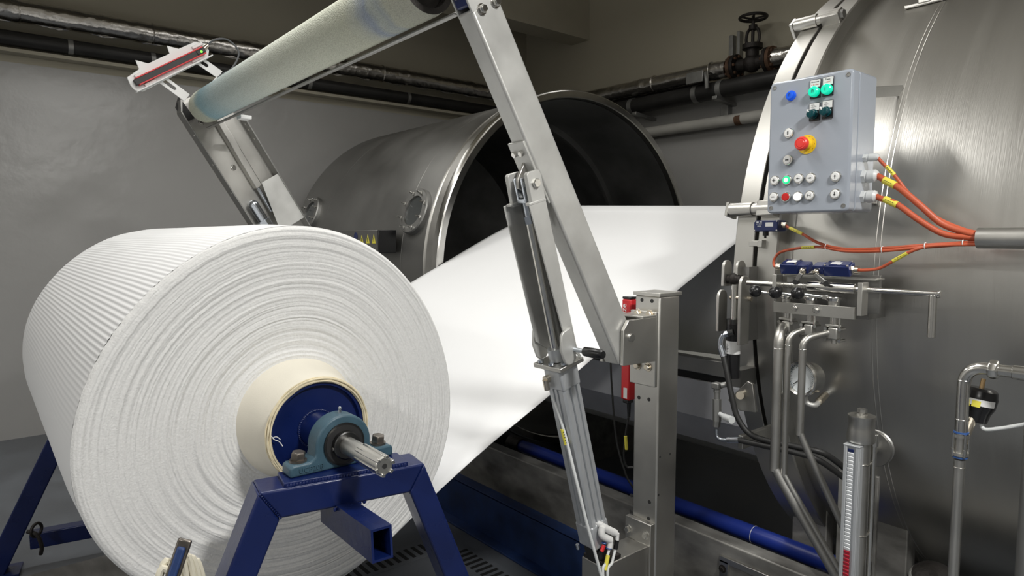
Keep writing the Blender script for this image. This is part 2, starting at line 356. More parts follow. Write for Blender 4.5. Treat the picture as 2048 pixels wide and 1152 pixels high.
# ------------------------------------------------------------------ the hall
struct(MB().box((-6.6, -4.0, -0.2), (3.6, 5.65, 0.0)).build('floor', 'floor', smooth=False))
struct(MB().box((-6.6, -4.0, 4.6), (3.6, 5.65, 4.75)).build('ceiling', 'ceil', smooth=False))
struct(MB().box((-6.6, -4.0, 0), (-6.45, 5.65, 4.6)).build('wall_left', 'wall', smooth=False))
struct(MB().box((-6.45, 5.5, 0), (3.6, 5.65, 4.6)).build('wall_back', 'wall', smooth=False))
struct(MB().box((-6.45, -4.15, 0), (3.6, -4.0, 4.6)).build('wall_front', 'wall', smooth=False))
struct(MB().box((3.45, -4.0, 0), (3.6, 5.5, 4.6)).build('wall_right', 'wall', smooth=False))
struct(MB().box((-5.64, -4.0, 3.80), (-5.36, 5.5, 4.6)).build('trim_beam', 'beamp', smooth=False))
# slotted drain set in the floor (an L of slots behind the stand leg)
d = T('floor_drain', 'slotted drain channel let into the floor behind the blue stand leg', 'drain', (-2.6, 1.6, 0.0))
MB().box((-2.90, 1.05, -0.005), (-2.74, 1.915, 0.001)).build('drain_cover', 'floor', d, smooth=False)
MB().box((-2.74, 1.755, -0.005), (-1.55, 1.915, 0.001)).build('drain_cover', 'floor', d, smooth=False)
for k in range(19):
    y = 1.08 + k * 0.042; MB().box((-2.87, y, 0.0005), (-2.77, y + 0.019, 0.0025)).build('drain_slot', 'slot', d, smooth=False)
for k in range(26):
    x = -2.68 + k * 0.042; MB().box((x, 1.785, 0.0005), (x + 0.019, 1.885, 0.0025)).build('drain_slot', 'slot', d, smooth=False)

# ------------------------------------------------------------------ pipework on the walls
def foil_tube(p0, p1, r, n, parent, name='foil_wrap', seed=0):
    p0, p1 = V(p0), V(p1); L = (p1 - p0).length; m = int(L / 0.035); pts = [p0.lerp(p1, i / m) for i in range(m + 1)]
    def rf(i, an, p):
        q = Vector((p.x * 5 + seed, p.y * 5, p.z * 5)) + Vector((math.cos(an), math.sin(an), math.cos(an) * .5)) * 1.3
        ring = 0.006 if (i % 24) in (0, 1) else 0.0
        return r * (1 + 0.035 * noise.noise(q * 1.3) + 0.018 * noise.noise(q * 4.0)) + ring
    return MB().tube(pts, r, n, radf=rf).build(name, 'foil', parent, angle=50)
p = T('insulated_pipe', 'foil-wrapped insulated pipe running along the left wall under the beige paint', 'pipe', (-6.30, 0.8, 3.2))
foil_tube((-6.32, -3.9, 3.29), (-6.32, 5.0, 3.29), 0.082, 22, p)
for y in (-0.62, 0.36, 1.26, 2.3, 3.4):
    MB().torus((-6.32, y, 3.29), (0, 1, 0), 0.084, 0.006, 24, 6).build('band', 'foil', p)
MB().tube([(-6.32, y / 10, 3.213 + 0.012 * math.sin(y * 1.9)) for y in range(-38, 50)], 0.009, 6).build('loose_seam', 'foil', p)
p = T('wall_pipe', 'dark wrapped pipe on clamps below the foil pipe of the left wall', 'pipe', (-6.32, 0.8, 3.0))
MB().cyl((-6.34, -3.9, 3.085), (-6.34, 5.2, 3.085), 0.057, n=24).build('pipe_run', 'blackp', p)
for y in (0.66, 1.24, 2.6, 3.7):
    MB().cyl((-6.34, y, 3.085), (-6.34, y + 0.035, 3.085), 0.061, n=24).build('pipe_clamp', 'galv', p)
p = T('cable_shelf', 'narrow beige ledge under the dark pipe of the left wall', 'ledge', (-6.4, 0.8, 2.98))
MB().box((-6.45, -3.9, 2.985), (-6.33, 5.45, 3.012)).build('shelf', 'beamp', p, smooth=False)
def bracket(p0, p1, label, name='pipe_bracket', w=0.04, h=0.035, grp=None):
    t = T(name, label, 'bracket', p0, grp)
    MB().bar(p0, p1, w, h, (0, 0, 1)).build('arm', 'galv', t, bevel=0.003)
    return t
b1 = bracket((-6.45, 2.20, 2.965), (-6.18, 2.20, 2.945), 'small steel pipe bracket on the left wall beside the big drum')
b2 = bracket((-6.45, 1.18, 2.96), (-6.20, 1.18, 2.96), 'small steel pipe bracket on the left wall behind the red light bar')
# back wall
p = T('insulated_pipe', 'foil-wrapped insulated pipe on the back wall left of the black gate valve', 'pipe', (-4.4, 5.28, 3.0))
foil_tube((-6.1, 5.29, 3.105), (-3.44, 5.29, 3.085), 0.075, 22, p, seed=9)
for x in (-5.3, -4.25, -3.6): MB().torus((x, 5.29, 3.095), (1, 0, 0), 0.077, 0.006, 24, 6).build('band', 'foil', p)
p = T('insulated_pipe', 'foil-wrapped insulated pipe on the back wall right of the black gate valve', 'pipe', (-2.0, 5.28, 3.0))
foil_tube((-3.0, 5.29, 3.085), (2.5, 5.29, 3.085), 0.075, 22, p, seed=19)
p = T('wall_pipe', 'thick dark pipe running along the back wall under the gate valve', 'pipe', (-3.5, 5.28, 2.9))
MB().cyl((-6.2, 5.29, 2.915), (2.5, 5.29, 2.915), 0.078, n=26).build('pipe_run', 'blackp', p)
for x in (-4.55, -3.78, -3.52): MB().cyl((x, 5.29, 2.915), (x + 0.05, 5.29, 2.915), 0.083, n=26).build('pipe_clamp', 'galv', p)
p = T('wall_pipe', 'slim dark pipe squeezed between foil pipe and thick dark pipe on the back wall', 'pipe', (-4.4, 5.33, 2.95))
MB().pipe([(-5.6, 5.36, 3.02), (-3.75, 5.36, 3.03), (-3.66, 5.36, 2.9)], 0.024, 0.06).build('pipe_run', 'iron', p)
p = T('wall_pipe', 'off-white painted pipe low on the back wall beside the drum mouth', 'pipe', (-3.5, 5.4, 2.6))
MB().cyl((-5.6, 5.40, 2.655), (2.5, 5.40, 2.635), 0.052, n=22).build('pipe_run', 'white_pipe', p)
MB().cyl((-3.41, 5.40, 2.646), (-3.35, 5.40, 2.646), 0.0535, n=22).build('rust_band', 'rust', p)
bracket((-3.50, 5.5, 2.80), (-3.50, 5.18, 2.83), 'steel bracket arm under the thick dark pipe nearest the gate valve', w=0.03, h=0.05)
bracket((-4.42, 5.5, 2.79), (-4.42, 5.18, 2.82), 'steel bracket arm under the thick dark pipe close to the drum rim', w=0.03, h=0.05)
t = T('channel_strut', 'upright galvanised channel strut on the back wall above the foil pipe', 'strut', (-3.48, 5.46, 3.1))
MB().box((-3.535, 5.44, 3.12), (-3.495, 5.5, 3.42)).build('channel', 'galv', t, bevel=0.004)
MB().box((-3.455, 5.44, 3.12), (-3.425, 5.5, 3.44)).build('channel', 'galv', t, bevel=0.004)
t = T('junction_box', 'small square grey box below the thick dark pipe on the back wall', 'box', (-3.55, 5.46, 2.67))
MB().box((-3.60, 5.43, 2.70), (-3.52, 5.5, 2.81)).build('box_body', 'galv', t, bevel=0.004)
t = T('pipe_clamp', 'square steel clamp plate hanging below the foil pipe beside the gate valve', 'clamp', (-3.72, 5.25, 3.0))
MB().box((-3.80, 5.17, 2.99), (-3.62, 5.19, 3.09)).build('plate', 'galv', t, bevel=0.004)
MB().tube([(-3.60, 5.19 - 0.0, 3.06), (-3.57, 5.16, 3.0), (-3.57, 5.17, 2.92)], 0.02, 10, res=4).build('hook_strap', 'galv', t)
# gate valve
g = T('gate_valve', 'black cast iron gate valve with handwheel on the back wall foil pipe', 'valve', (-3.22, 5.29, 3.0))
vx, vy, vz = -3.205, 5.29, 3.085
MB().cyl((vx - 0.13, vy, vz), (vx + 0.13, vy, vz), 0.055, n=20).ball((vx, vy, vz), 0.078).build('valve_body', 'iron', g)
for sx in (-1, 1):
    MB().cyl((vx + sx * 0.135, vy, vz), (vx + sx * 0.165, vy, vz), 0.105, n=24).build('flange', 'iron', g)
    mb = MB().cyl((vx + sx * 0.17, vy, vz), (vx + sx * 0.20, vy, vz), 0.105, n=24)
    for k in range(8):
        a = k * PI / 4; mb.hexn((vx + sx * 0.12, vy + 0.085 * math.cos(a), vz + 0.085 * math.sin(a)), (sx, 0, 0), 0.013, 0.10)
    mb.build('counter_flange', 'rust', g)
MB().cyl((vx, vy, vz), (vx, vy, vz + 0.15), 0.055, n=20).cyl((vx, vy, vz + 0.12), (vx, vy, vz + 0.16), 0.085, n=20).build('bonnet', 'iron', g)
for sy in (-1, 1):
    MB().tube([(vx + sy * 0.05, vy, vz + 0.15), (vx + sy * 0.062, vy, vz + 0.21), (vx + sy * 0.05, vy, vz + 0.27), (vx + sy * 0.02, vy, vz + 0.30)], 0.013, 10, res=4).build('yoke', 'iron', g)
MB().cyl((vx, vy, vz + 0.14), (vx, vy, vz + 0.40), 0.014, n=14).cyl((vx, vy, vz + 0.28), (vx, vy, vz + 0.32), 0.035, n=16).build('stem', 'iron', g)
hw = MB().torus((vx, vy, vz + 0.385), (0, 0, 1), 0.11, 0.013, 32, 10).build('handwheel', 'iron', g)
for k in range(5):
    a = k * 2 * PI / 5 + .3
    MB().tube([(vx, vy, vz + 0.372), (vx + .06 * math.cos(a), vy + .06 * math.sin(a), vz + .378), (vx + .11 * math.cos(a), vy + .11 * math.sin(a), vz + .385)], 0.009, 8).build('spoke', 'iron', hw)

# ------------------------------------------------------------------ roll of white cloth
RY, RZ, RR = 0.648, 1.118, 0.505
XN, XF = -1.71, -3.48
roll = T('cloth_roll', 'big roll of white cloth on a blue steel core resting on the blue stands', 'roll of cloth', (-2.57, RY, 0.6))
def rrad(th):
    lob = 0.022 * math.cos(3 * (th - math.radians(80)))
    # the last turns lie in soft ridges along the upper rear flank
    wgt = max(0.0, math.sin((th - math.radians(88)) / math.radians(92) * PI)) if math.radians(88) < th < math.radians(180) else 0.0
    rip = 0.0008 * wgt * math.sin(th * 230 + 1.2 * math.sin(th * 9))
    return RR * (1 + lob) + rip
def wound():
    mb = MB(); n = 1600; xs = [XF + (XN - XF) * i / 8 for i in range(9)]
    vs = []; fs = []
    for i, x in enumerate(xs):
        for k in range(n):
            th = 2 * PI * k / n; r = rrad(th) - (0.006 if i in (0, 8) else 0) + 0.0015 * noise.noise(Vector((x * 3, math.cos(th) * 4, math.sin(th) * 4)))
            vs.append((x, RY + r * math.cos(th), RZ + r * math.sin(th)))
    for i in range(8):
        for k in range(n): fs.append((i * n + k, i * n + (k + 1) % n, (i + 1) * n + (k + 1) % n, (i + 1) * n + k))
    return mb.add(vs, fs)
wound().build('wound_cloth', 'cloth', roll, angle=60)
def end_face(x, sgn):
    # edges of the turns: fine uneven ridges ring beside ring
    mb = MB(); n = 300; m = 190; vs = []; fs = []
    for j in range(m + 1):
        f = j / m
        for k in range(n):
            th = 2 * PI * k / n; ro = rrad(th) - 0.006; r = 0.15 + (ro - 0.15) * f
            c, s_ = math.cos(th), math.sin(th)
            wob = 0.010 * noise.noise(Vector((c * 1.6, s_ * 1.6, f * 3)))
            h = 0.0020 * noise.noise(Vector((f * 62 + wob * 75, c * 0.8, s_ * 0.8))) + 0.0028 * noise.noise(Vector((f * 34 + wob * 60, c * 0.55, s_ * 0.55))) + 0.0024 * noise.noise(Vector((f * 95 + wob * 90, c * 1.1, s_ * 1.1))) + 0.0008 * noise.noise(Vector((f * 180, c * 30, s_ * 30)))
            edge = -0.012 * max(0, (f - 0.965) / 0.035) ** 2
            inner = 0.012 * max(0, (0.12 - f) / 0.12)
            vs.append((x + sgn * (h + edge + inner), RY + r * c, RZ + r * s_))
    for j in range(m):
        for k in range(n): fs.append((j * n + k, j * n + (k + 1) % n, (j + 1) * n + (k + 1) % n, (j + 1) * n + k))
    return mb.add(vs, fs)
end_face(XN + 0.012, 1).build('layered_end', 'fuzz', roll, angle=70)
end_face(XF - 0.012, -1).build('layered_end', 'fuzz', roll, angle=70)
MB().lathe([(-0.02, 0.172), (0.02, 0.160), (0.08, 0.142), (0.150, 0.129), (0.150, 0.1215), (-0.02, 0.1215)], (XN, RY, RZ), (1, 0, 0), 72).build('core_wrap', 'cream', roll, angle=50)
mb = MB()
for k in range(6):
    n = 90; R0 = 0.1215 + 0.0020 * k; x = -1.553 + 0.003 * math.sin(k * 2.1)
    pts = [(x + 0.004 * noise.noise(Vector((math.cos(2 * PI * i / n) * 3 + k * 5, math.sin(2 * PI * i / n) * 3, k))), RY + (R0 + 0.002 * noise.noise(Vector((math.cos(2 * PI * i / n) * 2, math.sin(2 * PI * i / n) * 2, k * 3)))) * math.cos(2 * PI * i / n), RZ + R0 * math.sin(2 * PI * i / n)) for i in range(n + 1)]
    mb.tube(pts, 0.0024, 6, cap=False)
mb.build('selvage_edge', 'selvage', roll)
MB().tube([(-1.553, RY - 0.121, RZ + 0.01), (-1.545, RY - 0.115, RZ - 0.0), (-1.542, RY - 0.105, RZ - 0.006), (-1.538, RY - 0.098, RZ - 0.018)], 0.0011, 5, res=4).tube([(-1.553, RY - 0.121, RZ + 0.002), (-1.545, RY - 0.110, RZ + 0.006), (-1.54, RY - 0.102, RZ - 0.002)], 0.001, 5, res=4).build('loose_thread', 'white', roll)
MB().lathe([(-0.3, 0.121), (0.0, 0.121), (0.0, 0.112), (-0.012, 0.110), (-0.012, 0.03)], (-1.556, RY, RZ), (1, 0, 0), 64).build('core_flange', 'blue', roll)
MB().lathe([(0, 0.047), (0.006, 0.0445), (0.1, 0.044)], (-1.569, RY, RZ), (1, 0, 0), 32).build('hub', 'blue', roll, angle=50)
mb = MB()
for k in range(64): a = 2 * PI * k / 64; mb.ball((-1.567, RY + 0.0468 * math.cos(a), RZ + 0.0468 * math.sin(a)), 0.0036 + 0.0012 * random.random(), 8, 6)
mb.build('weld_bead', 'blue', roll)
MB().lathe([(-0.1, 0.0205), (0.2, 0.0205), (0.203, 0.0180)], (-1.42, RY, RZ), (1, 0, 0), 28).build('shaft', 'steel', roll, angle=30)
mb = MB()
for k in range(6):
    a = k * PI / 3 + 0.3; c, s_ = math.cos(a), math.sin(a)
    e = Vector((0, c, s_)); t_ = Vector((0, -s_, c))
    mb.obox(Vector((-1.265, RY, RZ)) + e * 0.0195, (0.105, 0.0075, 0.009), (Vector((1, 0, 0)), e, t_))
mb.build('spline', 'steel_p', roll, bevel=0.0015)
MB().cyl((-1.2175, RY, RZ), (-1.2160, RY, RZ), 0.0055, n=14).build('centre_hole', 'ink', roll)
# far end of the core
MB().lathe([(-0.16, 0.129), (-0.02, 0.15), (0.02, 0.165)], (XF - 0.01, RY, RZ), (1, 0, 0), 48).build('core_wrap', 'cream', roll, angle=50)
MB().lathe([(0, 0.044), (0.30, 0.044)], (XF - 0.42, RY, RZ), (1, 0, 0), 28).build('hub', 'blue', roll)

# ------------------------------------------------------------------ blue stands and bearings
SU = Vector((0.168, 0.986, 0)); SW = Vector((0.986, -0.168, 0)); SZ = Vector((0, 0, 1))
def stand(origin, label, sgn, drawbar):
    O = V(origin)
    def q(u, w, z): return O + SU * u + SW * (w * sgn) + SZ * z
    t = T('roll_stand', label, 'stand', (O.x, O.y, 0))
    dw = 0.095
    # welded hollow section frame: top beam and two splayed legs, mitred
    tl, tr, bl, br = (-0.206, 1.055), (0.170, 1.055), (-0.163, 0.990), (0.133, 0.990)
    ll = [(-0.206, 1.055), (-0.163, 0.990), (-0.590, 0.0), (-0.645, 0.0)] if drawbar else [(-0.225, 1.055), (-0.163, 0.990), (-0.620, 0.0), (-0.715, 0.0)]
    rl = [(0.170, 1.055), (0.133, 0.990), (0.505, 0.0), (0.572, 0.0)]
    MB().prism([q(u, 0, z) for u, z in (tl, tr, br, bl)], SW * (-dw * sgn)).build('top_beam', 'blue', t, bevel=0.006, seg=3)
    MB().prism([q(u, 0, z) for u, z in ll], SW * (-dw * sgn)).build('leg', 'blue', t, bevel=0.006, seg=3)
    MB().prism([q(u, 0, z) for u, z in rl], SW * (-dw * sgn)).build('leg', 'blue', t, bevel=0.006, seg=3)
    MB().obox(q(-0.01, -0.049, 1.059), (0.080, 0.285, 0.009), (SW, SU, SZ)).build('mount_plate', 'blue', t, bevel=0.002)
    mb = MB()
    for k in range(40): mb.ball(q(-0.145 + k * 0.0069, -0.0095 + 0.0012 * random.random(), 1.0565), 0.0042 + 0.001 * random.random(), 6, 5)
    mb.build('weld_bead', 'blue', t)
    mb = MB()
    for k in range(14): mb.ball(q(-0.163 - 0.0031 * k + 0, 0.0005, 0.992 + 0.0046 * k), 0.0024, 6, 4)
    mb.build('weld_bead', 'blue', t)
    MB().obox(q(-0.045, -0.047, 0.140), (0.07, 1.0 - 0.06, 0.075), (SW, SU, SZ)).build('cross_rail', 'blue', t, bevel=0.004)
    for u in (-0.617, 0.54): MB().obox(q(u, -0.047, 0.006), (0.14, 0.12, 0.012), (SW, SU, SZ)).build('foot_plate', 'blue', t, bevel=0.002)
    if drawbar:
        MB().hollow((-1.1700, 0.6145, 0.9766), (-1.47, 0.6345, 0.955), 0.046, 0.068, 0.005, (0, 1, 0)).build('socket_tube', 'blue', t, angle=30)
        mb = MB()
        for k in range(7): mb.ball((-1.362, 0.60 + k * 0.012, 0.989), 0.005, 6, 5)
        mb.build('weld_bead', 'blue', t)
    return t
stand((-1.36, RY, 0), 'blue welded stand under the close end of the cloth roll, shaft end above it', 1, True)
sf = stand((-3.72, RY, 0), 'blue welded stand under the rear end of the cloth roll by the left wall', 1, False)
MB().torus((-3.68, 0.165, 0.245), (0.7, 0.7, 0), 0.030, 0.007, 20, 8).tube([(-3.675, 0.13, 0.25), (-3.655, 0.165, 0.23), (-3.655, 0.18, 0.17), (-3.67, 0.175, 0.13)], 0.009, 8, res=4).build('hook', 'iron', sf)

def bearing(xf, sgn, label):
    t = T('pillow_block_bearing', label, 'bearing', (xf - 0.025 * sgn, RY, 1.0635))
    z0 = 1.0635; pts = []
    pts = [(-0.128, z0), (0.128, z0), (0.128, z0 + 0.022), (0.120, z0 + 0.027), (0.082, z0 + 0.027), (0.070, z0 + 0.036)]
    for k in range(15):
        a = math.radians(-8) + (PI + math.radians(16)) * k / 14
        pts.append((0.068 * math.cos(a), RZ + 0.068 * math.sin(a)))
    pts += [(-0.070, z0 + 0.036), (-0.082, z0 + 0.027), (-0.120, z0 + 0.027), (-0.128, z0 + 0.022)]
    MB().prism([(xf, RY + a, z) for a, z in pts], (-0.052 * sgn, 0, 0)).build('housing', 'teal', t, bevel=0.005, seg=3)
    MB().lathe([(0, 0.050), (0.004 * 1, 0.050), (0.004, 0.046)], (xf, RY, RZ), (sgn, 0, 0), 40).build('outer_ring', 'bearing', t)
    MB().lathe([(0, 0.0455), (0.0045, 0.0450), (0.0045, 0.030)], (xf, RY, RZ), (sgn, 0, 0), 40).build('seal', 'rubber', t)
    MB().lathe([(0, 0.0325), (0.018, 0.0325), (0.020, 0.030), (0.020, 0.0205)], (xf, RY, RZ), (sgn, 0, 0), 36).build('inner_ring', 'bearing', t)
    MB().cyl((xf + 0.011 * sgn, RY - 0.031, RZ - 0.004), (xf + 0.011 * sgn, RY - 0.0335, RZ - 0.004), 0.004, n=10).build('set_screw', 'steel', t)
    for s_ in (-1, 1):
        bb = MB().cyl((xf - 0.026 * sgn, RY + s_ * 0.1, z0 + 0.025), (xf - 0.026 * sgn, RY + s_ * 0.1, z0 + 0.032), 0.0195, n=20)
        bo = bb.build('washer', 'bolt_d', t)
        MB().hexn((xf - 0.026 * sgn, RY + s_ * 0.1, z0 + 0.0315), (0.12, 0.05, 1), 0.0165, 0.019).build('bolt', 'bolt_d', t, bevel=0.001)
    MB().cyl((xf - 0.02 * sgn, RY, RZ + 0.066), (xf - 0.02 * sgn, RY, RZ + 0.077), 0.0035, n=10).ball((xf - 0.02 * sgn, RY, RZ + 0.080), 0.0042, 10, 8).build('grease_nipple', 'zinc', t)
    return t
bf = bearing(-1.412, 1, 'grey-blue pillow block bearing carrying the splined shaft on the front blue stand')
text('UCP208', 0.017, (-1.4115, RY - 0.080, 1.0765), (0, 1, 0), (0, 0, 1), 'teal', bf, 'cast_lettering', 0.0016)
bearing(-3.83, -1, 'grey-blue pillow block bearing on the rear blue stand behind the roll')

# hook bar with a coil of cream cord, in front of the roll at the frame bottom
hb = T('hook_bar', 'upright blue steel hook bar with bare edges in front of the cloth roll', 'bar', (-1.32, 0.18, 0.3))
a0 = V((-1.3500, 0.2903, 1.0182)); a1 = V((-1.3500, 0.2631, 0.9454)); dd = (a1 - a0)
MB().bar(a0, a1 + dd * 8.4, 0.026, 0.010, (0.5, 0.86, 0)).build('bar', 'bolt_d', hb, bevel=0.003)
MB().bar(a0 + dd * 0.15 + Vector((.006, -.004, 0)), a1 + dd * 8.3 + Vector((.006, -.004, 0)), 0.016, 0.010, (0.5, 0.86, 0)).build('painted_web', 'blue_o', hb, bevel=0.004)
MB().box(((a1 + dd * 8.4).x - .08, (a1 + dd * 8.4).y - .05, 0.0), ((a1 + dd * 8.4).x + .06, (a1 + dd * 8.4).y + .05, (a1 + dd * 8.4).z + 0.01)).build('foot_block', 'blue_o', hb, bevel=0.004)
mb = MB(); cc = V((-1.3650, 0.2826, 0.9809))
for k, (yl, yr, x_, dz) in enumerate([(-0.070, -0.012, 0.004, -0.012), (-0.060, 0.000, -0.008, -0.004), (-0.040, 0.012, 0.010, 0.0), (-0.012, 0.010, 0.016, 0.004), (-0.004, 0.030, 0.010, 0.002), (0.000, 0.046, 0.004, -0.006), (0.006, 0.062, -0.006, -0.018)]):
    pts = [cc + Vector((x_ * 0.8, p * 0.78, q + dz)) for p, q in ((yl * 0.7, -0.21), (yl, -0.13), (yl * 0.85, -0.055), ((yl + yr) / 2, 0.0), (yr * 0.85, -0.05), (yr, -0.13), (yr * 0.7, -0.21), (0.0, -0.235), (yl * 0.7, -0.21))]
    mb.tube(pts, 0.0066, 8, cap=False, res=5)
tag(mb.build('cord_coil', 'rope'), 'coil of cream cord hung over the blue hook bar', 'cord')

# low grey platform boards behind the roll, left
for k, (y0, y1, x0, x1, z, lb) in enumerate([(-0.35, 0.95, -3.66, -3.36, 0.05, 'wide worn grey floor plate under the roll, back one of the two'), (-0.35, 1.0, -3.30, -3.00, 0.05, 'wide worn grey floor plate under the roll, front one of the two')]):
    t = T('floor_plate', lb, 'plate', ((x0 + x1) / 2, 0.3, 0)); MB().box((x0, y0, 0.0), (x1, y1, z)).build('plate', 'plank', t, bevel=0.004)
# ------------------------------------------------------------------ cloth running up to the beam, and the batch on that beam
BY, BZ, BR = 3.26, 1.345, 0.405
def web():
    path = []
    for a in (-118, -104, -90, -76):
        path.append((RY + (RR * 0.995) * math.cos(math.radians(a)), RZ + (RR * 0.995) * math.sin(math.radians(a))))
    path += [(0.93, 0.700), (1.085, 0.792), (1.30, 0.905), (1.571, 1.031), (1.827, 1.155), (2.20, 1.325), (2.70, 1.556)]
    for a in (122, 112, 100, 88, 70, 50, 30): path.append((BY + BR * math.cos(math.radians(a)), BZ + BR * math.sin(math.radians(a))))
    pts = [Vector((0, y, z)) for y, z in path]
    Q = []
    for i in range(len(pts) - 1):
        p0, p1, p2, p3 = pts[max(i - 1, 0)], pts[i], pts[i + 1], pts[min(i + 2, len(pts) - 1)]
        for k in range(8):
            t = k / 8; Q.append(0.5 * ((2 * p1) + (p2 - p0) * t + (2 * p0 - 5 * p1 + 4 * p2 - p3) * t * t + (3 * p1 - p0 - 3 * p2 + p3) * t ** 3))
    Q.append(pts[-1]); n = 48; vs = []
    for q in Q:
        for k in range(n + 1):
            s_ = k / n; x = XN + (XF - XN) * s_
            f = min(1, max(0, (q.y - 1.0) / 1.2)); f = f * f * (3 - 2 * f)
            g = min(1, max(0, (q.y - 0.95) / 0.4)) * min(1, max(0, (2.7 - q.y) / 0.3))
            z = q.z + 0.065 * s_ * f + g * (0.006 * noise.noise(Vector((x * 2.2, q.y * 0.9, 3))) + 0.003 * noise.noise(Vector((x * 7, q.y * 1.5, 8))))
            vs.append((x + 0.004 * noise.noise(Vector((0.3, q.y * 2, k * .01))), q.y, z))
    fs = [(i * (n + 1) + k, i * (n + 1) + k + 1, (i + 1) * (n + 1) + k + 1, (i + 1) * (n + 1) + k) for i in range(len(Q) - 1) for k in range(n)]
    o = MB().add(vs, fs).build('cloth_web', 'cloth', angle=80)
    sd = o.modifiers.new('thickness', 'SOLIDIFY'); sd.thickness = 0.002; sd.offset = 0
    return o
tag(web(), 'wide sheet of white cloth running from the big roll up between drum and pressure vessel', 'cloth')
br = T('batch_beam', 'beam wound with white cloth lying between the open drum and the pressure vessel', 'roll of cloth', (-2.5, BY, 0.9))
MB().lathe([(0, 0.12), (0, BR + 0.05), (0.01, BR + 0.055), (1.70, BR - 0.006), (1.71, BR - 0.012), (1.71, 0.12)], (XF - 0.01, BY, BZ), (1, 0, 0), 96).build('wound_cloth', 'cloth', br)
MB().lathe([(0, 0.12), (2.15, 0.12)], (-3.65, BY, BZ), (1, 0, 0), 40).build('beam_tube', 'steel_d', br)

# ------------------------------------------------------------------ open drum
DY, DZ, DR = 3.55, 1.348, 1.3137
dr = T('drum', 'big open stainless steel drum facing the pressure vessel, dark inside', 'drum', (-4.7, DY, 0.03))
MB().lathe([(0.0, DR - 0.060), (0.048, DR - 0.058), (0.055, DR - 0.052), (0.055, DR - 0.012), (0.048, DR - 0.004), (0.025, DR), (0.0, DR)], (-3.545, DY, DZ), (1, 0, 0), 160, closed=True).build('rim_lip', 'steel_p', dr)
MB().lathe([(0, DR - 0.010), (0.018, DR - 0.022), (0.030, DR - 0.022), (0.040, DR - 0.006), (0.115, DR - 0.006), (0.12, DR - 0.02)], (-3.665, DY, DZ), (1, 0, 0), 160, c0=False, c1=False).build('rim_band', 'steel', dr)
shell = [(2.33, DR - 0.026), (0.02, DR - 0.026), (-0.10, DR - 0.16), (-0.26, 0.7), (-0.33, 0.0)]
MB().lathe(shell[::-1], (-5.98, DY, DZ), (1, 0, 0), 160, c1=False).build('shell', 'steel_d', dr)
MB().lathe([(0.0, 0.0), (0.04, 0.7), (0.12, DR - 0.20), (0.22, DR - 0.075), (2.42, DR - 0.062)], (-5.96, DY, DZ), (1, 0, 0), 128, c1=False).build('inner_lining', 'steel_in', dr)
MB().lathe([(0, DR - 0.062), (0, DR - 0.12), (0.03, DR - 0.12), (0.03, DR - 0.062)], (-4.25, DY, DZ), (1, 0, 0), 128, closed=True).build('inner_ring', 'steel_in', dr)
MB().torus((-3.98, DY, DZ), (1, 0, 0), DR - 0.027, 0.0018, 160, 6).build('weld_seam', 'steel_d', dr)
MB().torus((-5.35, DY, DZ), (1, 0, 0), DR - 0.027, 0.0014, 160, 6).build('weld_seam', 'steel_d', dr)
# sight glasses on the flank of the drum
def sight(x, ang, label_parent, r=0.160):
    e = Vector((0, math.cos(ang), math.sin(ang))); c = Vector((x, DY, DZ)) + e * (DR - 0.055)
    f = MB().lathe([(0, r * 1.02), (0.055, r), (0.062, r * 0.96), (0.062, r * 0.66), (0.02, r * 0.64), (0, r * 0.64)], c, e, 40, closed=True).build('sight_glass_flange', 'steel_d', dr)
    MB().cyl(c + e * 0.02, c + e * 0.05, r * 0.65, n=36).build('pane', 'sight', f)
    a, b, _ = frame(e)
    for k in range(8):
        an = (k + .5) * PI / 4; p = c + (a * math.cos(an) + b * math.sin(an)) * r * 0.82
        MB().hexn(p + e * 0.06, e, 0.012, 0.014).cyl(p + e * 0.06, p + e * 0.098, 0.0065, n=10).build('stud', 'steel_p', f)
def ang_of(p): return math.atan2(p[2] - DZ, p[1] - DY)
s1 = (-3.8647, 2.3184, 1.7641); s2 = (-5.6550, 2.3287, 1.7934)
sight(s1[0], ang_of(s1), dr); sight(s2[0], ang_of(s2), dr)
# small box with warning stickers
wb = T('warning_box', 'small dark box with yellow warning stickers on the side of the drum', 'box', (-4.2, 2.15, 1.5))
k0 = (-4.5300, 2.1200, 1.6365); k1 = (-4.0193, 2.1200, 1.5059)
MB().box((k0[0] - .1, 2.12, k1[2] - 0.02), (k1[0], 2.25, k0[2] + 0.004)).build('box_body', 'steel_d', wb, bevel=0.004)
MB().box((k1[0] - 0.002, 2.115, k1[2] - 0.02), (k1[0] + 0.014, 2.25, k0[2] + 0.004)).build('box_end', 'black', wb, bevel=0.003)
for c in ((-4.2616, 2.1170, 1.5755), (-4.1707, 2.1170, 1.5794), (-4.0826, 2.1170, 1.5797)):
    MB().prism([(c[0] - .026, 2.1195, c[2] - .030), (c[0] + .026, 2.1195, c[2] - .030), (c[0], 2.1195, c[2] + .030)], (0, -0.0015, 0)).build('warning_triangle', 'yellow', wb, smooth=False)
    MB().box((c[0] - .004, 2.1172, c[2] - .018), (c[0] + .004, 2.1178, c[2] + .010)).build('warning_mark', 'ink', wb, smooth=False)
c = (-4.3544, 2.1170, 1.5965)
MB().cyl((c[0], 2.1195, c[2]), (c[0], 2.118, c[2]), 0.028, n=24).build('mandatory_disc', 'navy', wb)

